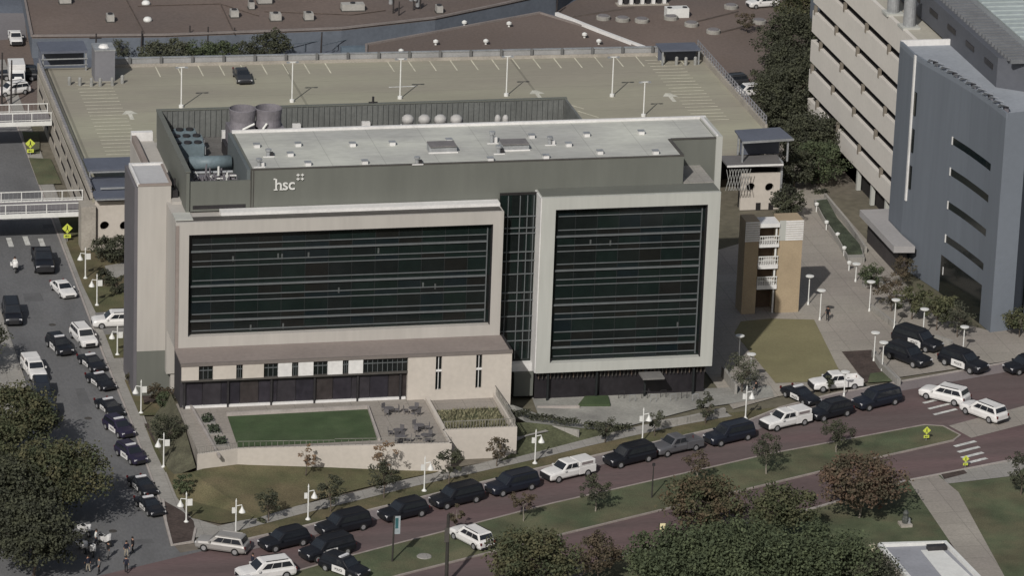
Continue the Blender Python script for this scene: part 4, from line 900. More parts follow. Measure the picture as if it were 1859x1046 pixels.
for k,(a,b) in enumerate([(1482,385),(1500,418),(1520,440),(1532,465),(1541,492)]):
    c=G(a,b)
    if bp is None: bp=thing('path_light','','bollard light',tuple(c),0,'short path lights'); MB().lathe((0,0,0),[(.08,0),(.08,.9)],8).build('post',whitem,bp,local=True); MB().lathe((0,0,.9),[(.25,0),(.28,.25),(.1,.35)],10).build('lamp_head',whitem,bp,local=True); t=bp
    else: t=copy_tree(bp); t.location=c
    t['label']='short white path light on the brick walkway, '+['farthest','second farthest','middle','second nearest','nearest'][k]+' of five'
# yellow signs
def ysign(a,b,label,h=2.0,sc=1):
    c=G(a,b); t=thing('crossing_sign',label,'sign',tuple(c),0,'yellow crossing signs'); t.scale=(sc,sc,sc)
    MB().tube((0,0,0),(0,0,h),.05,n=6).build('post',galv,t,local=True)
    mb=MB(); zc=h-.35; r=.62; mb.add([(0,-.08,zc-r),(r,-.08,zc),(0,-.08,zc+r),(-r,-.08,zc),(0,-.05,zc-r),(r,-.05,zc),(0,-.05,zc+r),(-r,-.05,zc)],[(0,1,2,3),(7,6,5,4),(0,4,5,1),(1,5,6,2),(2,6,7,3),(3,7,4,0)])
    pl_=mb.build('sign_panel',signy,t,local=True); zc2=zc-.95
    MB().box(-.42,.42,-.08,-.05,zc2-.22,zc2+.22).build('plaque',signy,t,local=True)
    fg=MB().lathe((0,0,0),[(.07,0),(.07,.0)],4); fg=MB().box(-.06,.06,-.1,-.085,zc+.18,zc+.32).box(-.07,.07,-.1,-.085,zc-.1,zc+.15)
    fg.add([(-.07,-.1,zc-.1),(.0,-.1,zc-.1),(-.18,-.1,zc-.38),(-.25,-.1,zc-.36)],[(0,3,2,1)]).add([(.07,-.1,zc-.1),(.0,-.1,zc-.1),(.16,-.1,zc-.38),(.23,-.1,zc-.36)],[(0,1,2,3)])
    fg.build('pedestrian_symbol',signk,pl_,local=True)
    ar=MB().add([(-.3,-.1,zc2),(-.1,-.1,zc2+.13),(-.1,-.1,zc2-.13)],[(0,2,1)]).box(-.1,.25,-.1,-.085,zc2-.04,zc2+.04); ar.build('arrow_symbol',signk,t,local=True)
ysign(55,283,'yellow pedestrian crossing sign beyond the farther grass strip at left',2.0)
ysign(122,440,'yellow pedestrian crossing sign below the nearer footbridge',2.1)
ysign(1681,802,'yellow crossing sign at the tip of the grass median',2.1,.72)
ysign(1752,850,'yellow crossing sign standing over the lower zebra crossing',2.0,.62)
# front utility poles
c=G(712,1022); t=thing('banner_pole','dark pole with teal and white banner on the median','pole',tuple(c))
MB().tube((0,0,0),(.1,0,4.9),.1,.08,n=8).build('pole',mat('pole_dark',(.035,.033,.03),.9,.15,1,3),t,local=True)
MB().box(.15,.7,-.03,.03,3.0,4.9).build('banner',mat('banner_white',(.28,.32,.34),.7,.2,1,3),t,local=True); MB().box(.2,.5,-.05,-.03,3.6,4.7).build('banner_emblem',mat('banner_teal',(.03,.1,.11),.7,.1,1,3),t,local=True)
MB().box(.05,.75,-.02,.02,4.9,4.96).build('arm',dkmetal,t,local=True)
c=G(810,1062); t=thing('utility_pole','thick dark utility pole crossing the median at the bottom edge','pole',tuple(c)); MB().tube((0,0,0),(0,0,7.3),.2,.15,n=10).build('pole',MATS['pole_dark'],t,local=True); MB().box(-.35,.1,-.2,-.1,4.5,6.0).build('box',seam,t,local=True)
c=G(1183,906); t=thing('traffic_pole','slim dark pole on the median right of the small round tree','pole',tuple(c)); MB().tube((0,0,0),(.05,0,3.8),.09,.05,n=8).build('pole',MATS['pole_dark'],t,local=True); MB().box(-.1,.2,-.06,.06,3.6,3.9).build('head',dkmetal,t,local=True)
c=G(770,1013); tag(MB().lathe((c.x,c.y,S+.12),[(.75,0),(.7,.06),(.45,.07)],18).build('utility_cover',walk),'pale oval utility cover set in the median grass','cover')
c=G(1202,968); t=thing('lit_road_marker','small yellow and white marker board standing on the lower brick road','sign',tuple(c)); MB().box(-.3,.3,-.05,.05,.15,1.0).build('board',mat('marker_cream',(.75,.68,.42),.6,.05,1,3),t,local=True); MB().box(-.35,-.3,-.1,.1,0,1.05).box(.3,.35,-.1,.1,0,1.05).box(-.06,.06,-.07,-.05,.4,.8).build('frame',dkmetal,t,local=True)
c=G(1643,955); t=thing('statue','dark grey sculpture on the lawn left of the path at bottom right','sculpture',tuple(c))
MB().box(-.6,.6,-.6,.6,0,.3).build('base',gcon,t,local=True); MB().lathe((0,0,.2),[(.3,0),(.38,.5),(.25,.9),(.33,1.2),(.12,1.5)],9).build('figure',mat('bronze_grey',(.07,.075,.07),.6,.3,2,5),t,local=True); MB().box(.1,.45,-.25,.1,.2,.8).build('panel',galv,t,local=True)
c=G(1583,1000); tag(MB().lathe((c.x,c.y,S),[(.35,0),(.45,.3),(.3,.7)],12).build('urn',mat('urn_pale',(.36,.34,.25),.8,.1,1,3)),'pale round urn at the left corner of the pavilion','urn')
# ================================================================ VEHICLES
def paintm(name,c,rough=.35,metal=0,spec=.5):
    return mat(name,c,rough,.05,.6,3,metal=metal,spec=spec)
PC={'black':paintm('paint_black',(.010,.011,.015),.42,spec=.4),'navy':paintm('paint_navy',(.012,.0145,.023),.42,spec=.4),'white':paintm('paint_white',(.62,.61,.60),.4),'silver':paintm('paint_silver',(.32,.31,.30),.4,.3),'grey':paintm('paint_grey',(.12,.12,.13),.4,.3),'dark':paintm('paint_charcoal',(.03,.032,.036),.42,spec=.4),'purple':paintm('paint_dark_violet',(.019,.016,.036),.42,spec=.4)}
carglass=glassmat('car_glass',(.018,.021,.026),.08,.6)
tyre=mat('tyre_rubber',(.018,.018,.018),.85,.1,1,3); rim=mat('wheel_rim',(.33,.33,.34),.4,.1,1,3,metal=.4)
lampc=mat('headlight_lens',(.6,.6,.62),.2,.05,1,3); lampr=mat('taillight_lens',(.10,.012,.012),.3,.05,1,3)
blackp=mat('black_plastic',(.02,.02,.022),.6,.1,1,3)
def loft(st,n=None):
    # st: list of (x, zlow, ztop, halfwidth)
    mb=MB(); o=[]
    for x,zl,zt,w in st:
        h=zt-zl
        o+=[(x,-w*.9,zl),(x,-w,zl+h*.25),(x,-w,zl+h*.72),(x,-w*.9,zt-.02),(x,-w*.45,zt+.03),(x,w*.45,zt+.03),(x,w*.9,zt-.02),(x,w,zl+h*.72),(x,w,zl+h*.25),(x,w*.9,zl)]
    k=10; f=[]
    for i in range(len(st)-1):
        for j in range(k): a=i*k+j; b=i*k+(j+1)%k; f.append((a,a+k,b+k,b))
    f.append(tuple(range(k))); f.append(tuple(range((len(st)-1)*k,len(st)*k))[::-1])
    return mb.add(o,[q[::-1] for q in f])
KIND={
 'suv':dict(L=5.25,W=.99,st=[(2.62,.42,.72,.80),(2.50,.30,.98,.92),(2.2,.26,1.06,.98),(1.1,.26,1.14,.99),(-2.3,.28,1.14,.99),(-2.55,.32,1.08,.95),(-2.62,.42,.9,.88)],cab=(1.25,-2.45,.62,-2.25,1.10,1.80),wh=(1.62,-1.6),cut=3),
 'long':dict(L=5.8,W=1.02,st=[(2.9,.42,.8,.82),(2.78,.30,1.05,.95),(2.4,.26,1.14,1.0),(1.3,.26,1.2,1.02),(-2.6,.28,1.2,1.02),(-2.85,.32,1.12,.98),(-2.9,.42,.95,.9)],cab=(1.45,-2.78,.85,-2.66,1.18,1.96),wh=(1.85,-1.75),cut=3),
 'sedan':dict(L=5.0,W=.95,st=[(2.5,.38,.62,.76),(2.4,.26,.80,.88),(2.0,.22,.88,.94),(1.0,.22,.97,.95),(-1.3,.24,.98,.95),(-2.2,.26,.93,.93),(-2.45,.34,.85,.88),(-2.5,.42,.7,.8)],cab=(1.1,-1.75,.35,-1.05,.94,1.45),wh=(1.5,-1.5),cut=2),
 'pickup':dict(L=5.8,W=1.0,st=[(2.9,.48,.85,.84),(2.78,.34,1.08,.95),(2.3,.32,1.16,1.0),(1.2,.32,1.22,1.0),(-.75,.34,1.22,1.0)],cab=(1.35,-.75,.75,-.62,1.18,1.88),wh=(1.85,-1.85),cut=2),
}
CAR={}
def police_text():
    cu=bpy.data.curves.new('t','FONT'); cu.body='POLICE'; cu.size=.34; cu.extrude=.004; cu.align_x='CENTER'; cu.offset=.006
    o=bpy.data.objects.new('t',cu); COL.objects.link(o); bpy.context.view_layer.update()
    me=bpy.data.meshes.new_from_object(o); bpy.data.objects.remove(o); me.materials.clear(); me.materials.append(signk); return me
PT=None
def make_car(kind,col,police=False,topper=False,cap=None):
    global PT
    k=KIND[kind]; t=bpy.data.objects.new('vehicle',None); COL.objects.link(t); m=PC[col]
    body=loft(k['st'])
    b0,b1,c0,c1,z0,z1=k['cab']; W=k['W']; wb,wt=W*.93,W*.76
    bd=body.build('body',m,t,local=True,smooth=False,bevel=.09)
    cb=MB(); zr=z1
    c0-={'sedan':.25,'suv':.10,'long':.08,'pickup':.06}[kind]; c1+=(.1 if kind in('suv','long') else 0)
    wt=W*(.76 if kind=='sedan' else .82)
    cb.add([(b0,-wb,z0),(b0,wb,z0),(b1,wb,z0),(b1,-wb,z0),(c0,-wt,z1-.05),(c0,wt,z1-.05),(c1,wt,z1-.05),(c1,-wt,z1-.05),(c0-.15,-wt*.85,z1),(c0-.15,wt*.85,z1),(c1+.15,wt*.85,z1),(c1+.15,-wt*.85,z1)],
       [(0,1,5,4),(1,2,6,5),(2,3,7,6),(3,0,4,7),(4,5,9,8),(5,6,10,9),(6,7,11,10),(7,4,8,11),(8,9,10,11)])
    bmq=cb.build('cabin',m,t,local=True,bevel=.09)
    def lerp(a,b,u): return a+(b-a)*u
    def P(u,sx,sz,off=0):   # point on cabin side: u along x 0 front..1 rear, sz 0..1 height
        xf,xr=lerp(b0,c0,sz),lerp(b1,c1,sz); w_=lerp(wb,wt,sz); return (lerp(xf,xr,u),sx*(w_+.012),lerp(z0,z1-.05,sz))
    cuts={3:[(.13,.37),(.385,.645),(.66,.93)],2:[(.14,.50),(.54,.93)]}[k['cut']]
    for sx in (-1,1):
        for u0,u1 in cuts:
            q=[P(u0 if u0>.14 else u0+.0,sx,.14),P(u1+(.03 if u1>.9 else 0),sx,.14),P(u1-(.02 if u1>.9 else 0),sx,.84),P(u0+(.04 if u0<.2 else 0),sx,.84)]
            MB().quad(*(q if sx<0 else q[::-1])).build('side_window',carglass,t,local=True)
    def E(xa,xb,s,sz,off): return (lerp(xa,xb,sz)+off,s*lerp(wb,wt,sz)*.88,lerp(z0,z1-.05,sz))
    MB().quad(E(b0,c0,-1,.12,.015),E(b0,c0,1,.12,.015),E(b0,c0,1,.92,.015),E(b0,c0,-1,.92,.015)).build('windscreen',carglass,t,local=True)
    MB().quad(E(b1,c1,1,.25,-.015),E(b1,c1,-1,.25,-.015),E(b1,c1,-1,.9,-.015),E(b1,c1,1,.9,-.015)).build('rear_window',carglass,t,local=True)
    L2_=k['L']/2; hz=k['st'][1][2]-.22
    xb_=-L2_
    if kind=='pickup':
        # bed
        bb=MB().box(-2.9,-.76,-1.0,-.86,.4,1.2).box(-2.9,-.76,.86,1.0,.4,1.2).box(-2.9,-2.78,-.86,.86,.45,1.18).box(-2.78,-.76,-.86,.86,.45,.75)
        bb.build('bed',m,t,local=True,bevel=.03)
        if topper:
            MB().prism([(-2.85,-.93),(-.8,-.93),(-.8,.93),(-2.85,.93)],1.2,1.78).build('topper',PC['white'],t,local=True,bevel=.08)
            for s in (-1,1): MB().box(-2.5,-1.1,s*.94-.01,s*.94+.01,1.38,1.66).build('side_window',MATS['parking_strip'],t,local=True)
        MB().box(2.88,2.96,-.85,.85,.42,.95).build('grille',blackp,t,local=True)
    else:
        MB().box(L2_-.06,L2_+.03,-.55,.55,.42,hz).build('grille',blackp,t,local=True)
    for s in (-1,1):
        MB().box(L2_-.2,L2_-.05,s*.72-.16,s*.72+.16,hz-.05,hz+.14).build('headlight',lampc,t,local=True)
        MB().box(-L2_-.02,-L2_+.14,s*.82-.09,s*.82+.09,.75,1.02).build('taillight',lampr,t,local=True)
        MB().box(b0-.35,b0-.15,s*(W+.02)-.0,s*(W+.02)+s*.17,z0-.02,z0+.14).build('mirror',m,t,local=True)
    MB().box(-L2_-.05,-L2_+.03,-.8,.8,.32,.5).build('bumper',blackp if col in('black','white') else m,t,local=True)
    for wx in k['wh']:
        for s in (-1,1):
            r=.39 if kind!='sedan' else .34; y0=s*(W-.12)
            wv=MB().tube((wx,y0-.12,r),(wx,y0+.13*s if s>0 else y0+.12,r),r,n=16) if False else MB().tube((wx,s*(W-.24),r),(wx,s*(W+.015),r),r,n=16)
            wh=wv.build('wheel',tyre,t,local=True)
            MB().tube((wx,s*(W+.0),r),(wx,s*(W+.03),r),r*.6,n=12).build('rim',rim,wh,local=True)
    if kind in('suv','long'):
        for s in (-1,1): MB().box(c1+.3,c0-.3,s*wt*.86-.03,s*wt*.86+.03,z1,z1+.06).build('roof_rail',blackp if col!='silver' else m,t,local=True)
    if police:
        if police!='plain':
            MB().box(c0-.75,c0-.45,-.62,.62,z1,z1+.14).build('light_bar',lampc,t,local=True)
        if PT is None: PT=police_text()
        for s in (-1,1):
            x0,x1=b0-(2.0 if kind!='sedan' else 1.75),b0-.3
            d=MB().box(x0,x1,s*(W+.004)-.008,s*(W+.004)+.008,.36,z0-.06)
            dd=d.build('door',PC['white'],t,local=True)
            # upper door strip follows tumblehome
            lt=bpy.data.objects.new('lettering',PT); COL.objects.link(lt); lt.parent=dd
            lt.location=((x0+x1)/2,s*(W+.02),z0-.5); lt.rotation_euler=(R(90),0,R(180) if s>0 else 0); lt.scale=(.85,1,1)
    return t
NAME={'suv':'suv','long':'large_suv','sedan':'sedan','pickup':'pickup_truck'}
def car(kind,col,px,py,ang,label,police=False,topper=False,group=None,sc=1.0,z=S+.03,zc=.8):
    key=(kind,col,police,topper)
    if key not in CAR: CAR[key]=make_car(*key); t=CAR[key]
    else: t=copy_tree(CAR[key])
    c=G(px,py,z+zc); t.name=NAME[kind]; t.location=(c.x,c.y,z); t.rotation_euler=(0,0,R(ang)); t.scale=(sc,sc,sc)
    t['label']=label; t['category']={'suv':'car','long':'car','sedan':'car','pickup':'pickup truck'}[kind]
    if group: t['group']=group
    elif 'group' in t: del t['group']
    return t
gp='police cars parked along the left kerb'
car('suv','black',108,624,284,'lone dark police car in the middle of the left street, beside the white hatchback','a',sc=.9)
car('sedan','black',167,654,288,'farthest police car of the column along the left kerb, below the driveway','a',group=gp,sc=.9)
car('sedan','black',183,688,290,'second farthest police car of the left kerb column','a',group=gp,sc=.9)
car('sedan','black',199,735,288,'third police car of the left kerb column, alone between gaps','a',group=gp,sc=.9)
car('suv','purple',216,773,290,'dark violet tinted police car of the left kerb column, farther one','a',group=gp,sc=.88)
car('suv','purple',238,821,290,'dark violet tinted police car of the left kerb column, nearer one','a',group=gp,sc=.88)
car('sedan','black',259,877,286,'second nearest police car of the left kerb column','a',group=gp,sc=.9)
car('sedan','black',272,914,286,'nearest police car of the left kerb column, touching the mulch bed','a',group=gp,sc=.9)
car('pickup','black',78,472,268,'black pickup truck heading down the left street below the footbridge',sc=1.15)
car('sedan','white',115,521,282,'white sedan on the left street right of the black pickup',sc=.95)
car('long','black',22,567,268,'big black car at the left image edge on the left street')
car('suv','white',152,609,280,'white hatchback parked just left of the driveway mouth',sc=.98)
car('pickup','white',62,668,276,'white pickup at the left kerb in front of two dark cars',topper=True,sc=.95)
car('suv','navy',76,708,267,'navy car at the left kerb between the white pickup and the black car')
car('suv','black',87,745,267,'black car at the left kerb nearest the big trees')
car('suv','white',209,580,180,'white car standing across the driveway beside the cream tower')
gr='vehicles parked along the brick road'
car('suv','silver',404,986,152,'silver wagon stopped by the mulch bed corner',sc=1.0)
row=[('suv','black',516,979,'black car right behind the silver wagon'),('long','black',623,951,'large black car behind the police car with the white door'),('suv','black',732,926,'black car behind the teal banner pole'),('long','black',829,901,'large black car above the white car on the median'),('long','navy',930,878,'large dark car just left of the white pickup with topper'),('long','black',1143,827,'large black car between the topper pickup and the grey pickup'),('long','navy',1324,788,'large dark car right of the grey pickup'),('suv','black',1507,744,'black car left of the navy one by the crossing'),('long','navy',1592,724,'large navy car nearest the zebra crossing')]
for kd,cl_,a,b,l in row: car(kd,cl_,a,b,203,l,group=gr)
car('pickup','white',1031,853,203,'white pickup with topper in the middle of the parked row',topper=True,group=gr)
car('pickup','white',1426,761,202,'white pickup with topper right of the navy car, upper row',topper=True,group=gr)
car('pickup','grey',1228,807,202,'grey pickup with open bed in the parked row',group=gr)
car('long','black',594,996,206,'black police car with white door angled beside the parked row, at bottom','plain')
car('suv','black',625,1028,-51,'black police car with white door and light bar facing right at the bottom edge','a')
car('suv','white',482,1036,192,'white car with dark windscreen at the bottom edge left of the police cars',sc=1.1)
c=G(424,1056,S+2.1); t=thing('trailer','flat topped white trailer cut by the bottom edge','trailer',(c.x,c.y,S),R(14)); MB().box(-2.1,2.1,-1.1,1.1,.7,2.1).build('body',PC['white'],t,local=True,bevel=.05)
for x in (-.5,.5):
    for s_ in (-1,1): MB().tube((x,s_*.95,.35),(x,s_*1.15,.35),.35,n=12).build('wheel',tyre,t,local=True)
car('suv','white',856,973,116,'white car parked on the median grass by the thick pole',sc=1.0)
car('sedan','black',1454,714,-66,'black police sedan with white door at the corner of the dry lawn','a')
car('pickup','white',1517,693,186,'white pickup on the plaza behind the disc lamp')
car('suv','white',1715,715,136,'white car on the brick road at the upper zebra crossing',sc=1.05)
car('suv','white',1786,745,120,'white car in the crossing lane at far right',sc=1.05)
car('long','black',1666,617,-55,'upper police car with white door in front of the seat wall','plain',sc=1.05)
car('suv','black',1648,645,-60,'plain black car between the two white doored police cars on the plaza',sc=1.1)
car('suv','black',1749,656,-57,'rightmost police car with white door, beside its lamp post','plain',sc=1.12)
car('suv','black',1862,661,200,'dark car half cut by the right image edge')
car('pickup','white',28,66,268,'white pickup on the concrete pad in the top left lot',sc=.85)
car('suv','white',22,160,200,'white car at the left image edge below the dark car in the far lot',sc=.9)
car('suv','black',35,133,172,'dark car in the far left lot above the white truck',sc=1.0)
car('sedan','dark',440,134,270,'lone dark car parked on the garage deck',z=8.02,sc=1.0)
car('suv','dark',1329,144,190,'dark car in the lot beside the garage railing',sc=.85)
car('suv','white',1357,163,190,'white car in the lot beside the dark trees',sc=.9)
car('suv','white',1385,2,190,'white car in the brown lot at the top edge',sc=.9)
c=G(30,150); t=thing('box_truck','white box truck in the far left lot','truck',(c.x,c.y,S),R(268))
MB().box(-1.6,1.5,-1.05,1.05,.8,2.9).build('cargo_box',PC['white'],t,local=True,bevel=.05)
loft([(2.9,.45,1.0,.8),(2.75,.4,1.3,.95),(2.2,.4,1.9,.98),(1.6,.4,2.2,.98)]).build('cab',PC['white'],t,local=True); MB().quad((2.72,-.8,1.35),(2.72,.8,1.35),(2.2,.75,1.95),(2.2,-.75,1.95)).build('windscreen',carglass,t,local=True)
for x in (-1,2.1):
    for s in (-1,1): MB().tube((x,s*.75,.42),(x,s*1.03,.42),.42,n=14).build('wheel',tyre,t,local=True)
# motorcycles
def moto(a,b,ang,label,rider=False):
    c=G(a,b); t=thing('motorcycle',label,'motorcycle',(c.x,c.y,S+.02),R(ang),'police motorcycles')
    for x in (.75,-.75):
        w_=MB().tube((x,-.07,.32),(x,.07,.32),.32,n=14).build('wheel',tyre,t,local=True); MB().tube((x,-.08,.32),(x,.08,.32),.19,n=10).build('rim',rim,w_,local=True)
    loft([(.85,.75,1.05,.1),(.7,.6,1.35,.3),(.4,.45,1.1,.26),(0,.35,.95,.2),(-.4,.4,.82,.18),(-.9,.55,.85,.14)]).build('body',PC['white'],t,local=True)
    MB().box(-.75,.0,-.17,.17,.82,.92).build('seat',blackp,t,local=True)
    MB().tube((.35,-.42,1.12),(.35,.42,1.12),.03,n=6).build('handlebar',blackp,t,local=True)
    for s in (-1,1): MB().box(-.95,-.5,s*.33-.12,s*.33+.12,.45,.78).build('saddlebag',PC['white'],t,local=True)
    return t
moto(190,990,300,'white police motorcycle standing under the edge of the big tree shade'); moto(155,972,290,'white police motorcycle nearest the tree at bottom left'); moto(150,1002,280,'white police motorcycle below the first one at bottom left'); moto(166,1008,275,'white police motorcycle right of the pair at bottom left')
mr=moto(27,492,270,'motorcycle with a rider in white on the left street')
# people
SK=mat('skin',(.35,.2,.14),.7,.05,1,3); HAIR=mat('hair_dark',(.02,.015,.012),.8,.1,1,3)
def person(loc,ang,label,shirt,trous,stride=.16,arm=.15,sit=False,group=None):
    V_=[];E_=[];Rd=[]
    def v(p,r,par=None):
        V_.append(p);Rd.append(r)
        if par is not None: E_.append((par,len(V_)-1))
        return len(V_)-1
    hz=.95 if not sit else .95
    pel=v((0,0,hz),.15); ch=v((.02,0,hz+.42),.17,pel); nk=v((.03,0,hz+.57),.065,ch); hd=v((.05,0,hz+.70),.10,nk); ht=v((.05,0,hz+.79),.085,hd)
    for s in (-1,1):
        sh=v((.02,s*.19,hz+.47),.07,ch); el=v((.02+arm*s*.6-(.0 if not sit else -.25),s*.25,hz+.2),.05,sh); hn=v((.1+arm*s+(.35 if sit else 0),s*.24,hz-.02+(.15 if sit else 0)),.035,el); v((.13+arm*s+(.4 if sit else 0),s*.24,hz-.1+(.15 if sit else 0)),.03,hn)
        hp=v((0,s*.09,hz-.06),.095,pel)
        if sit: kn=v((.42,s*.2,hz-.15),.075,hp); an=v((.25,s*.22,hz-.58),.05,kn)
        else: kn=v((.5*stride*s+.04,s*.1,hz*.52),.07,hp); an=v((stride*s,s*.1,.09),.048,kn)
        v((an and V_[an][0]+.17,s*(.1 if not sit else .22),.04 if not sit else hz-.64),.04,an)
    me=bpy.data.meshes.new('person_body'); me.from_pydata(V_,E_,[]); o=bpy.data.objects.new('tmp',me); COL.objects.link(o)
    o.modifiers.new('s','SKIN'); sv=me.skin_vertices[0].data
    for i,r in enumerate(Rd): sv[i].radius=(r,r*(1.15 if i in(0,1) else 1))
    sv[0].use_root=True
    sb=o.modifiers.new('u','SUBSURF'); sb.levels=1
    dg=bpy.context.evaluated_depsgraph_get(); m2=bpy.data.meshes.new_from_object(o.evaluated_get(dg)); bpy.data.objects.remove(o)
    m2.materials.clear()
    for m_ in (SK,shirt,trous,blackp): m2.materials.append(m_)
    for p in m2.polygons:
        cz=p.center.z; p.use_smooth=True
        far=abs(p.center.y)>.2
        if cz>hz+.53: p.material_index=0
        elif far and cz<hz+.12 and cz>hz-.35 and not (sit and cz<hz-.1): p.material_index=0
        elif cz>hz-.02: p.material_index=1
        elif cz>(.13 if not sit else hz-.55): p.material_index=2
        else: p.material_index=3
    t=thing('person',label,'person',(loc.x,loc.y,S+.03+(0 if not sit else -.05)),R(ang),group)
    b=bpy.data.objects.new('body',m2); COL.objects.link(b); b.parent=t
    MB().lathe((.04,0,hz+.68),[(.105,0),(.115,.06),(.09,.14),(.03,.17)],10).build('hair',HAIR,t,local=True,smooth=True)
    return t
NV=mat('cloth_navy',(.015,.017,.03),.9,.1,2,4); KH=mat('cloth_khaki',(.28,.25,.2),.9,.1,2,4); GY_=mat('cloth_grey',(.12,.12,.12),.9,.1,2,4); WH=mat('cloth_white',(.6,.6,.58),.9,.05,2,4); BK=mat('cloth_black',(.012,.012,.014),.9,.1,2,4)
person(G(229,1013),-60,'person in dark top and light trousers standing on the street at bottom left',NV,KH)
person(G(241,1006),200,'person in all dark clothes beside the one in light trousers',BK,BK)
person(G(229,1042),80,'person in dark clothes at the bottom edge by the brick road corner',NV,BK)
person(G(196,1015),30,'person in dark clothes walking near the motorcycles',BK,GY_)
person(G(160,1040),120,'person in dark top at the corner pavement, bottom left',NV,KH)
person(G(180,1044),200,'person in grey top at the bottom edge left of the brick road',GY_,BK)
person(G(174,992),0,'person in white shirt behind the police motorcycles',WH,NV)
person(G(1502,583),250,'person in dark clothes walking on the plaza by the stair tower lamps',BK,BK)
person(G(458,1036),20,'person in dark clothes standing by the white pickup at the bottom',NV,BK)
person(G(1372,720),150,'person in dark clothes near the corner lamp of the dry lawn',BK,GY_)
rd=person(mr.location.copy(),270,'person in white top riding the motorcycle on the left street',WH,NV,sit=True); rd.location.z=S-.02
# ================================================================ TREES
def leafmat(name,c,c2):
    m=mat(name,c,.95,.22,.55,4,spec=.1,c2=c2,c2s=.7)
    return m
LM={'green':leafmat('leaf_green',(0.077,0.092,0.051),(0.054,0.067,0.040)),'dark':leafmat('leaf_dark',(0.064,0.068,0.044),(0.044,0.047,0.035)),'olive':leafmat('leaf_olive',(0.090,0.090,0.051),(0.058,0.067,0.038)),'brown':leafmat('leaf_brown',(0.100,0.077,0.054),(0.061,0.056,0.038)),'red':leafmat('leaf_rust',(0.118,0.077,0.056),(0.074,0.067,0.046)),'mix':leafmat('leaf_mixed',(0.087,0.082,0.046),(0.054,0.064,0.038)),'mixb':leafmat('leaf_brown_green',(0.100,0.074,0.049),(0.058,0.067,0.038)),'bare':leafmat('leaf_sparse_tan',(0.205,0.141,0.096),(0.128,0.090,0.058)),'grey':leafmat('leaf_grey_green',(0.083,0.087,0.059),(0.058,0.061,0.046))}
bark=mat('bark',(.10,.08,.065),.95,.25,1,5); barkl=mat('bark_pale',(.2,.18,.15),.95,.2,1,5)
CM={}
def crown_mesh(shape,m,leaf,n,clumps,seed,rx,rz,hb):
    """leaf clumps through an uneven crown volume; centre at height hb+rz"""
    rnd=random.Random(seed); cs=[]
    while len(cs)<clumps:
        x,y,z=rnd.uniform(-1,1),rnd.uniform(-1,1),rnd.uniform(-1,1); q=x*x+y*y+z*z
        if q>1 or q<(.12 if shape!='spire' else 0): continue
        if shape=='spire':
            u=(z+1)/2; wdt=(1-u)**.6*(.35+.65*min(1,u*4)); x*=wdt; y*=wdt
        else:
            k=.78+.44*rnd.random(); x*=k;y*=k;z*=.85+.3*rnd.random()
            if shape=='low' and z<-.3: z=-.3+.3*rnd.random()
        cs.append((x*rx,y*rx,z*rz+rz+hb,rnd.uniform(.10,.26)*rx+.12))
    v=[];f=[]
    per=max(4,n//clumps)
    for (x,y,z,r) in cs:
        for i in range(per):
            d=Vector((rnd.gauss(0,1),rnd.gauss(0,1),rnd.gauss(0,1))); d=d/max(.4,d.length)*r*rnd.uniform(.5,1.15); p=Vector((x,y,z))+Vector((d.x,d.y,d.z*.7))
            nn=(d*.6/r+Vector((rnd.gauss(0,.6),rnd.gauss(0,.6),rnd.gauss(0,.6)+.55))).normalized(); a=nn.orthogonal().normalized(); b=nn.cross(a); th=rnd.uniform(0,6.28)
            e=leaf*rnd.uniform(.6,1.3); a2=(a*math.cos(th)+b*math.sin(th))*e; b2=(b*math.cos(th)-a*math.sin(th))*e*.7; k=len(v)
            v+=[p-a2,p-b2*.9,p+a2*.9,p+b2]; f.append((k,k+1,k+2,k+3))
    me=bpy.data.meshes.new('crown'); me.from_pydata([tuple(q) for q in v],[],f); me.materials.append(m); return me
def trunk_mesh(h,r,rx,top,seed,m,nb=7):
    rnd=random.Random(seed); mb=MB(); p=Vector((0,0,-.1)); rr=r
    pts=[p]
    for i in range(3):
        q=Vector((rnd.uniform(-.05,.05)*h,rnd.uniform(-.05,.05)*h,h*(i+1)/3)); mb.tube(pts[-1],q,rr,rr*.8,n=7); rr*=.8; pts.append(q)
    for i in range(nb):
        a=rnd.uniform(0,6.28); b=pts[rnd.choice([2,3])]; e=Vector((math.cos(a)*rx*.7,math.sin(a)*rx*.7,h+(top-h)*rnd.uniform(.2,.85)))
        mid=b.lerp(e,.5)+Vector((0,0,rnd.uniform(0,.1)*top)); mb.tube(b,mid,rr*.6,rr*.4,n=5).tube(mid,e,rr*.4,rr*.12,n=5)
        for j in range(2):
            e2=mid+Vector((rnd.uniform(-.4,.4)*rx,rnd.uniform(-.4,.4)*rx,rnd.uniform(.1,.5)*(top-h)*.5)); mb.tube(mid,e2,rr*.3,rr*.08,n=4)
    return mb.mesh('trunk',m)
def tree(px,py,h,rx,kind,label,shape='round',hb=None,group='trees',name='tree',n=None,leaf=None,z=S+.05,dens=1.0,bk=None,seed=None,loc=None):
    hb=h*.28 if hb is None else hb; seed=seed or int(px*7+py)
    rz=(h-hb)/2; leaf=leaf or (.10 if rx<2 else .14 if rx<3.5 else .165)
    n=n or int((620 if rx<2 else 560)*rx*rx*dens+500)
    n=min(n,16000)
    clumps=max(10,int(n/55))
    c=G(px,py,z) if loc is None else Vector(loc)
    t=thing(name,label,'tree',(c.x,c.y,z),random.uniform(0,6.28),group)
    me=crown_mesh(shape,LM[kind],leaf,n,clumps,seed,rx,rz,hb); o=bpy.data.objects.new('crown',me); COL.objects.link(o); o.parent=t
    tm=trunk_mesh(max(.4,hb+rz*.5),max(.06,h*.022),rx,h*.95,seed,bk or bark); o=bpy.data.objects.new('trunk',tm); COL.objects.link(o); o.parent=t
    return t
gA='shade trees beside the left street'
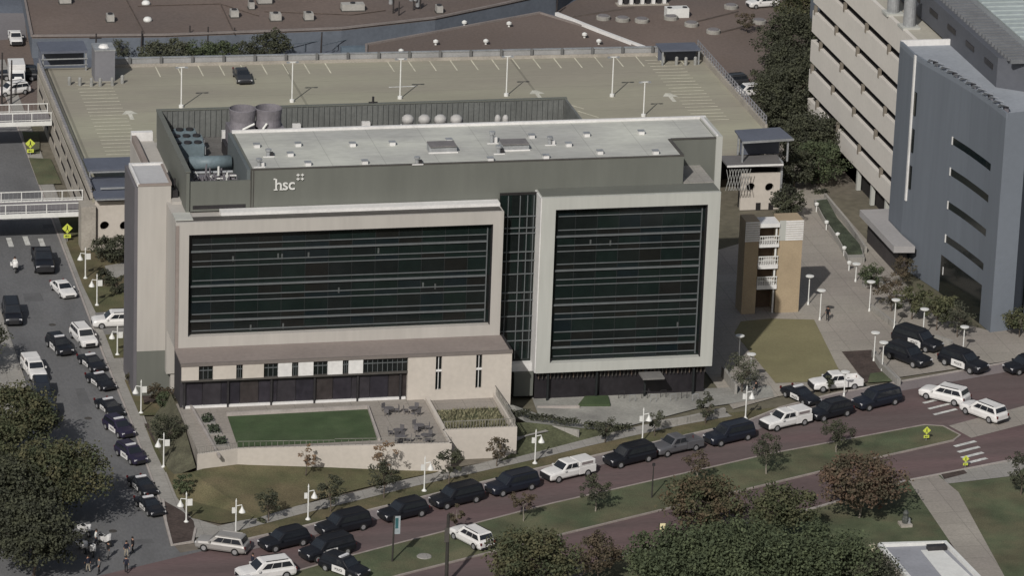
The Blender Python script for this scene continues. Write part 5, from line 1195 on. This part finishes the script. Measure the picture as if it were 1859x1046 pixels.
# big trees lower left (px of trunk foot)
tree(20,830,7.5,4.4,'mix','broad mottled tree at the left edge behind the other big ones',group=gA)
tree(95,950,8.0,5.2,'mix','largest of the big mottled trees at lower left, spreading over the street',group=gA)
tree(-5,985,8.5,5.0,'dark','dark green tree filling the bottom left corner edge',group=gA)
tree(60,1050,7.5,4.3,'dark','dark tree at the very bottom left behind the corner pavement',group=gA)
tree(-40,900,8,4.6,'olive','olive tree cut by the left edge above the corner',group=gA)
tree(-45,680,6.5,3.2,'dark','tree just outside the left edge shading the kerb',group=gA)
# bottom right big trees
gB='large trees along the bottom edge'
tree(968,1085,6.5,4.2,'mix','round olive brown tree at the bottom centre',group=gB)
tree(1085,1060,5.0,2.6,'brown','thin brown tree right of the round one at bottom centre',group=gB,dens=.6)
tree(1235,1085,6.5,5.0,'green','dense green tree at the bottom, left of the large green mass',group=gB)
tree(1350,1100,8.0,5.6,'green','tallest dense green tree of the bottom mass',group=gB)
tree(1480,1090,7.0,5.0,'green','dense green tree right in the bottom mass',group=gB)
tree(1560,1095,5.0,3.4,'dark','lower dark green tree next to the pavilion',group=gB)
tree(1275,975,6.0,4.0,'mixb','brown green tree hiding the lower brick road, left one',group=gB,dens=.75)
tree(1412,985,5.6,3.6,'olive','olive green tree between two browner ones at the bottom',group=gB,dens=.75)
tree(1560,940,6.2,4.3,'red','rust red tree with pale trunk left of the diagonal path',group=gB,dens=.8,bk=barkl)
# median trees
gM='small trees on the median'
for a,b,h,rx,k,l in [(1081,930,3.9,1.5,'dark','small median tree with pale trunk, right of centre'),(1264,885,4.0,1.5,'brown','brownish median tree left of the crossing side pair'),(1391,862,4.3,1.5,'dark','dark median tree above the gap between brown trees'),(1518,823,3.6,1.6,'dark','rightmost small median tree'),(950,948,3.2,1.2,'brown','thin brownish tree at the left of the median'),(826,968,3.0,.8,'brown','wispy brown sapling behind the thick utility pole')]:
    tree(a,b,h,rx,k,l,group=gM,hb=h*.36,dens=.9 if k=='dark' else .5,bk=barkl)
gL='street trees along the front sidewalk'
for a,b,h,rx,k,l,d in [(487,948,3.4,1.25,'dark','young tree second from the left on the front sidewalk',.8),(600,930,4.0,1.4,'dark','young tree right of the third curled-arm lamp',.8),(697,905,4.0,1.6,'dark','young tree in front of the terrace wall centre',.9),(815,880,3.8,1.35,'dark','young tree below the right end of the terrace wall',.8),(902,848,3.5,1.1,'brown','small dark red tree before the planted terrace',.8),(1098,805,3.0,1.1,'grey','small grey green tree on the verge left of the entry lamp',.6),(1188,793,3.0,1.0,'grey','sparse grey tree right of the entry lamp',.5),(1281,770,3.3,1.1,'dark','small dark tree right of the lobby steps',.8),(333,905,2.8,1.1,'green','small green tree at the left of the lawn',.7),(1347,712,4.2,1.9,'grey','grey green tree in the building shade by the lobby',.7)]:
    tree(a,b,h,rx,k,l,group=gL,hb=h*.25,dens=d)
tree(697,868,3.9,1.35,'bare','nearly bare tan leaved tree in front of the grey paved terrace',dens=.3,hb=1.0,z=2.8)
tree(555,862,3.2,.8,'bare','almost leafless sapling before the turf terrace wall',dens=.12,hb=1.0,z=3.0)
# left side of the building
gS='trees and shrubs on the left side of the building'
tree(303,806,3.2,1.9,'dark','round dark tree beside the bell lamp and terrace ramp',group=gS,hb=.3,z=3.1)
tree(203,476,3.2,2.2,'dark','wide dark tree in front of the left stair core',group=gS,hb=.4)
tree(190,520,2.2,1.1,'dark','small dark shrub tree between the two bell lamps',group=gS,hb=.3)
tree(212,535,2.4,1.0,'dark','small tree in the verge left of the cream tower foot',group=gS,hb=.3)
tree(290,732,2.2,1.5,'brown','brown palm-like shrub near the cream tower foot',group=gS,hb=.3,dens=.6,shape='low')
tree(300,742,1.8,1.0,'green','green shrub at the left end of the podium',group=gS,hb=.1,z=3.4)
tree(246,700,2.0,.9,'brown','small brown shrub left of the tower foot lamp',group=gS,hb=.2,dens=.6)
tree(342,832,1.2,1.1,'brown','low brown shrub at the end of the terrace wall',group=gS,hb=.0,shape='low')
# plaza right
gR='trees on the right plaza'
for a,b,h,rx,k,l,d in [(1582,525,3.0,1.5,'green','round green tree between two disc lamps on the walkway',1),(1618,565,4.0,1.9,'brown','brown thin tree left in the grove by the grey tower',.6),(1655,580,4.2,2.0,'olive','olive tree left centre of the grove by the grey tower',.7),(1700,600,4.3,2.0,'olive','olive tree right centre of the grove by the grey tower',.75),(1738,612,4.0,1.7,'grey','grey green tree right in the grove before the dark doorway',.7),(1635,520,3.6,1.8,'brown','brown sparse tree under the entrance slab roof',.5),(1850,612,3.6,2.0,'olive','olive tree at the right image edge beyond the grey tower corner',.8),(1853,898,4.8,1.6,'dark','dark tree cut by the right edge above the sidewalk',.8),(1505,715,2.2,.5,'dark','thin young tree by the white pickup on the plaza',.4)]:
    tree(a,b,h,rx,k,l,group=gR,hb=h*.22,dens=d)
# dark grove behind, right
gD='dark evergreen trees beside the cream building'
for a,b,h,rx,k,l in [(1418,190,8,4.0,'dark','dark tree nearest the white car by the garage rail'),(1440,140,9,4.6,'dark','dark tree at the top of the grove by the cream building'),(1455,60,7,3.6,'mix','mottled tree at the top edge left of the cream building'),(1425,235,8.5,4.5,'dark','dark tree in the middle of the grove'),(1475,215,9,4.0,'dark','dark tall tree against the cream building end'),(1412,245,5,2.4,'dark','dark lower tree near the garage railing'),(1470,300,7,4.2,'dark','dark tree behind the bright green one'),(1485,335,5.5,3.2,'green','bright green tree at the head of the long planter'),(1440,345,5.5,2.8,'dark','dark tree right of the right stair core'),(1430,400,4.2,2.2,'dark','dark small tree above the tan stair tower')]:
    tree(a,b,h,rx,k,l,group=gD,hb=h*.12)
tree(1355,60,3,1.5,'brown','small bare shrub in the lot above the dark grove',group=gD,dens=.4)
gK='shrubs in the yard behind the garage'
for a,b,h,rx,k,l in [(285,118,3.0,2.6,'grey','grey green shrub left in the yard behind the garage'),(320,118,3.4,2.6,'grey','grey green shrub around the dark pole frame, left'),(365,118,3.0,2.4,'green','green shrub under the dark pole frame'),(400,120,3.6,2.4,'green','brightest green shrub behind the garage coping'),(445,120,3.4,2.4,'dark','dark shrub right of the brightest green one'),(492,118,4.6,2.9,'dark','tall dark tree behind the garage, left of the second deck lamp'),(215,112,3.2,1.6,'grey','thin grey tree right of the grey box tower')]:
    tree(a,b,h,rx,k,l,group=gK,hb=.2,dens=.8)
# clipped hedges / shrubs on the ramp
def hedge(pts,z,r,label,kind='dark'):
    rnd=random.Random(len(label)); mb=MB()
    for i in range(len(pts)-1):
        a,b=Vector(pts[i]),Vector(pts[i+1]); n=int((b-a).length*130)
        for k in range(n):
            p=a.lerp(b,rnd.random()); d=Vector((rnd.gauss(0,1),rnd.gauss(0,1),rnd.gauss(0,1))).normalized()*r*rnd.uniform(.6,1.05); q=Vector((p.x+d.x,p.y+d.y,(pts[i][2] if len(pts[i])>2 else z)+abs(d.z)*1.3))
            u=d.orthogonal().normalized()*.11; w2=d.cross(u).normalized()*.11
            mb.quad(q-u,q-w2,q+u,q+w2)
    o=mb.build('hedge',LM[kind]); return tag(o,label,'hedge')
def Z3(l): return [tuple(g3(a,b,z)) for a,b,z in l]
hedge(Z3([(915,756,3.9),(960,760,3.4),(1010,768,3.1),(1048,772,2.9)]),3.5,.5,'clipped dark hedge along the entry ramp, left stretch')
hedge(Z3([(1062,775,2.8),(1100,780,2.5),(1145,783,2.2)]),2.8,.5,'clipped dark hedge along the entry ramp, right stretch')
hedge(Z3([(815,812,2.5),(872,808,2.5)]),2.4,.4,'low dark hedge at the foot of the planted terrace wall')
hedge(Z3([(880,812,2.5),(930,805,2.6)]),2.4,.45,'low dark hedge at the right foot of the planted terrace wall','brown')
hedge(Z3([(1478,352,2.0),(1500,350,2.0)]),2.0,.5,'low hedge under the bright green tree at the planter head')
hedge(Z3([(470,945,2.1),(480,950,2.1)]),2.1,.3,'small clipped shrub left on the front verge')
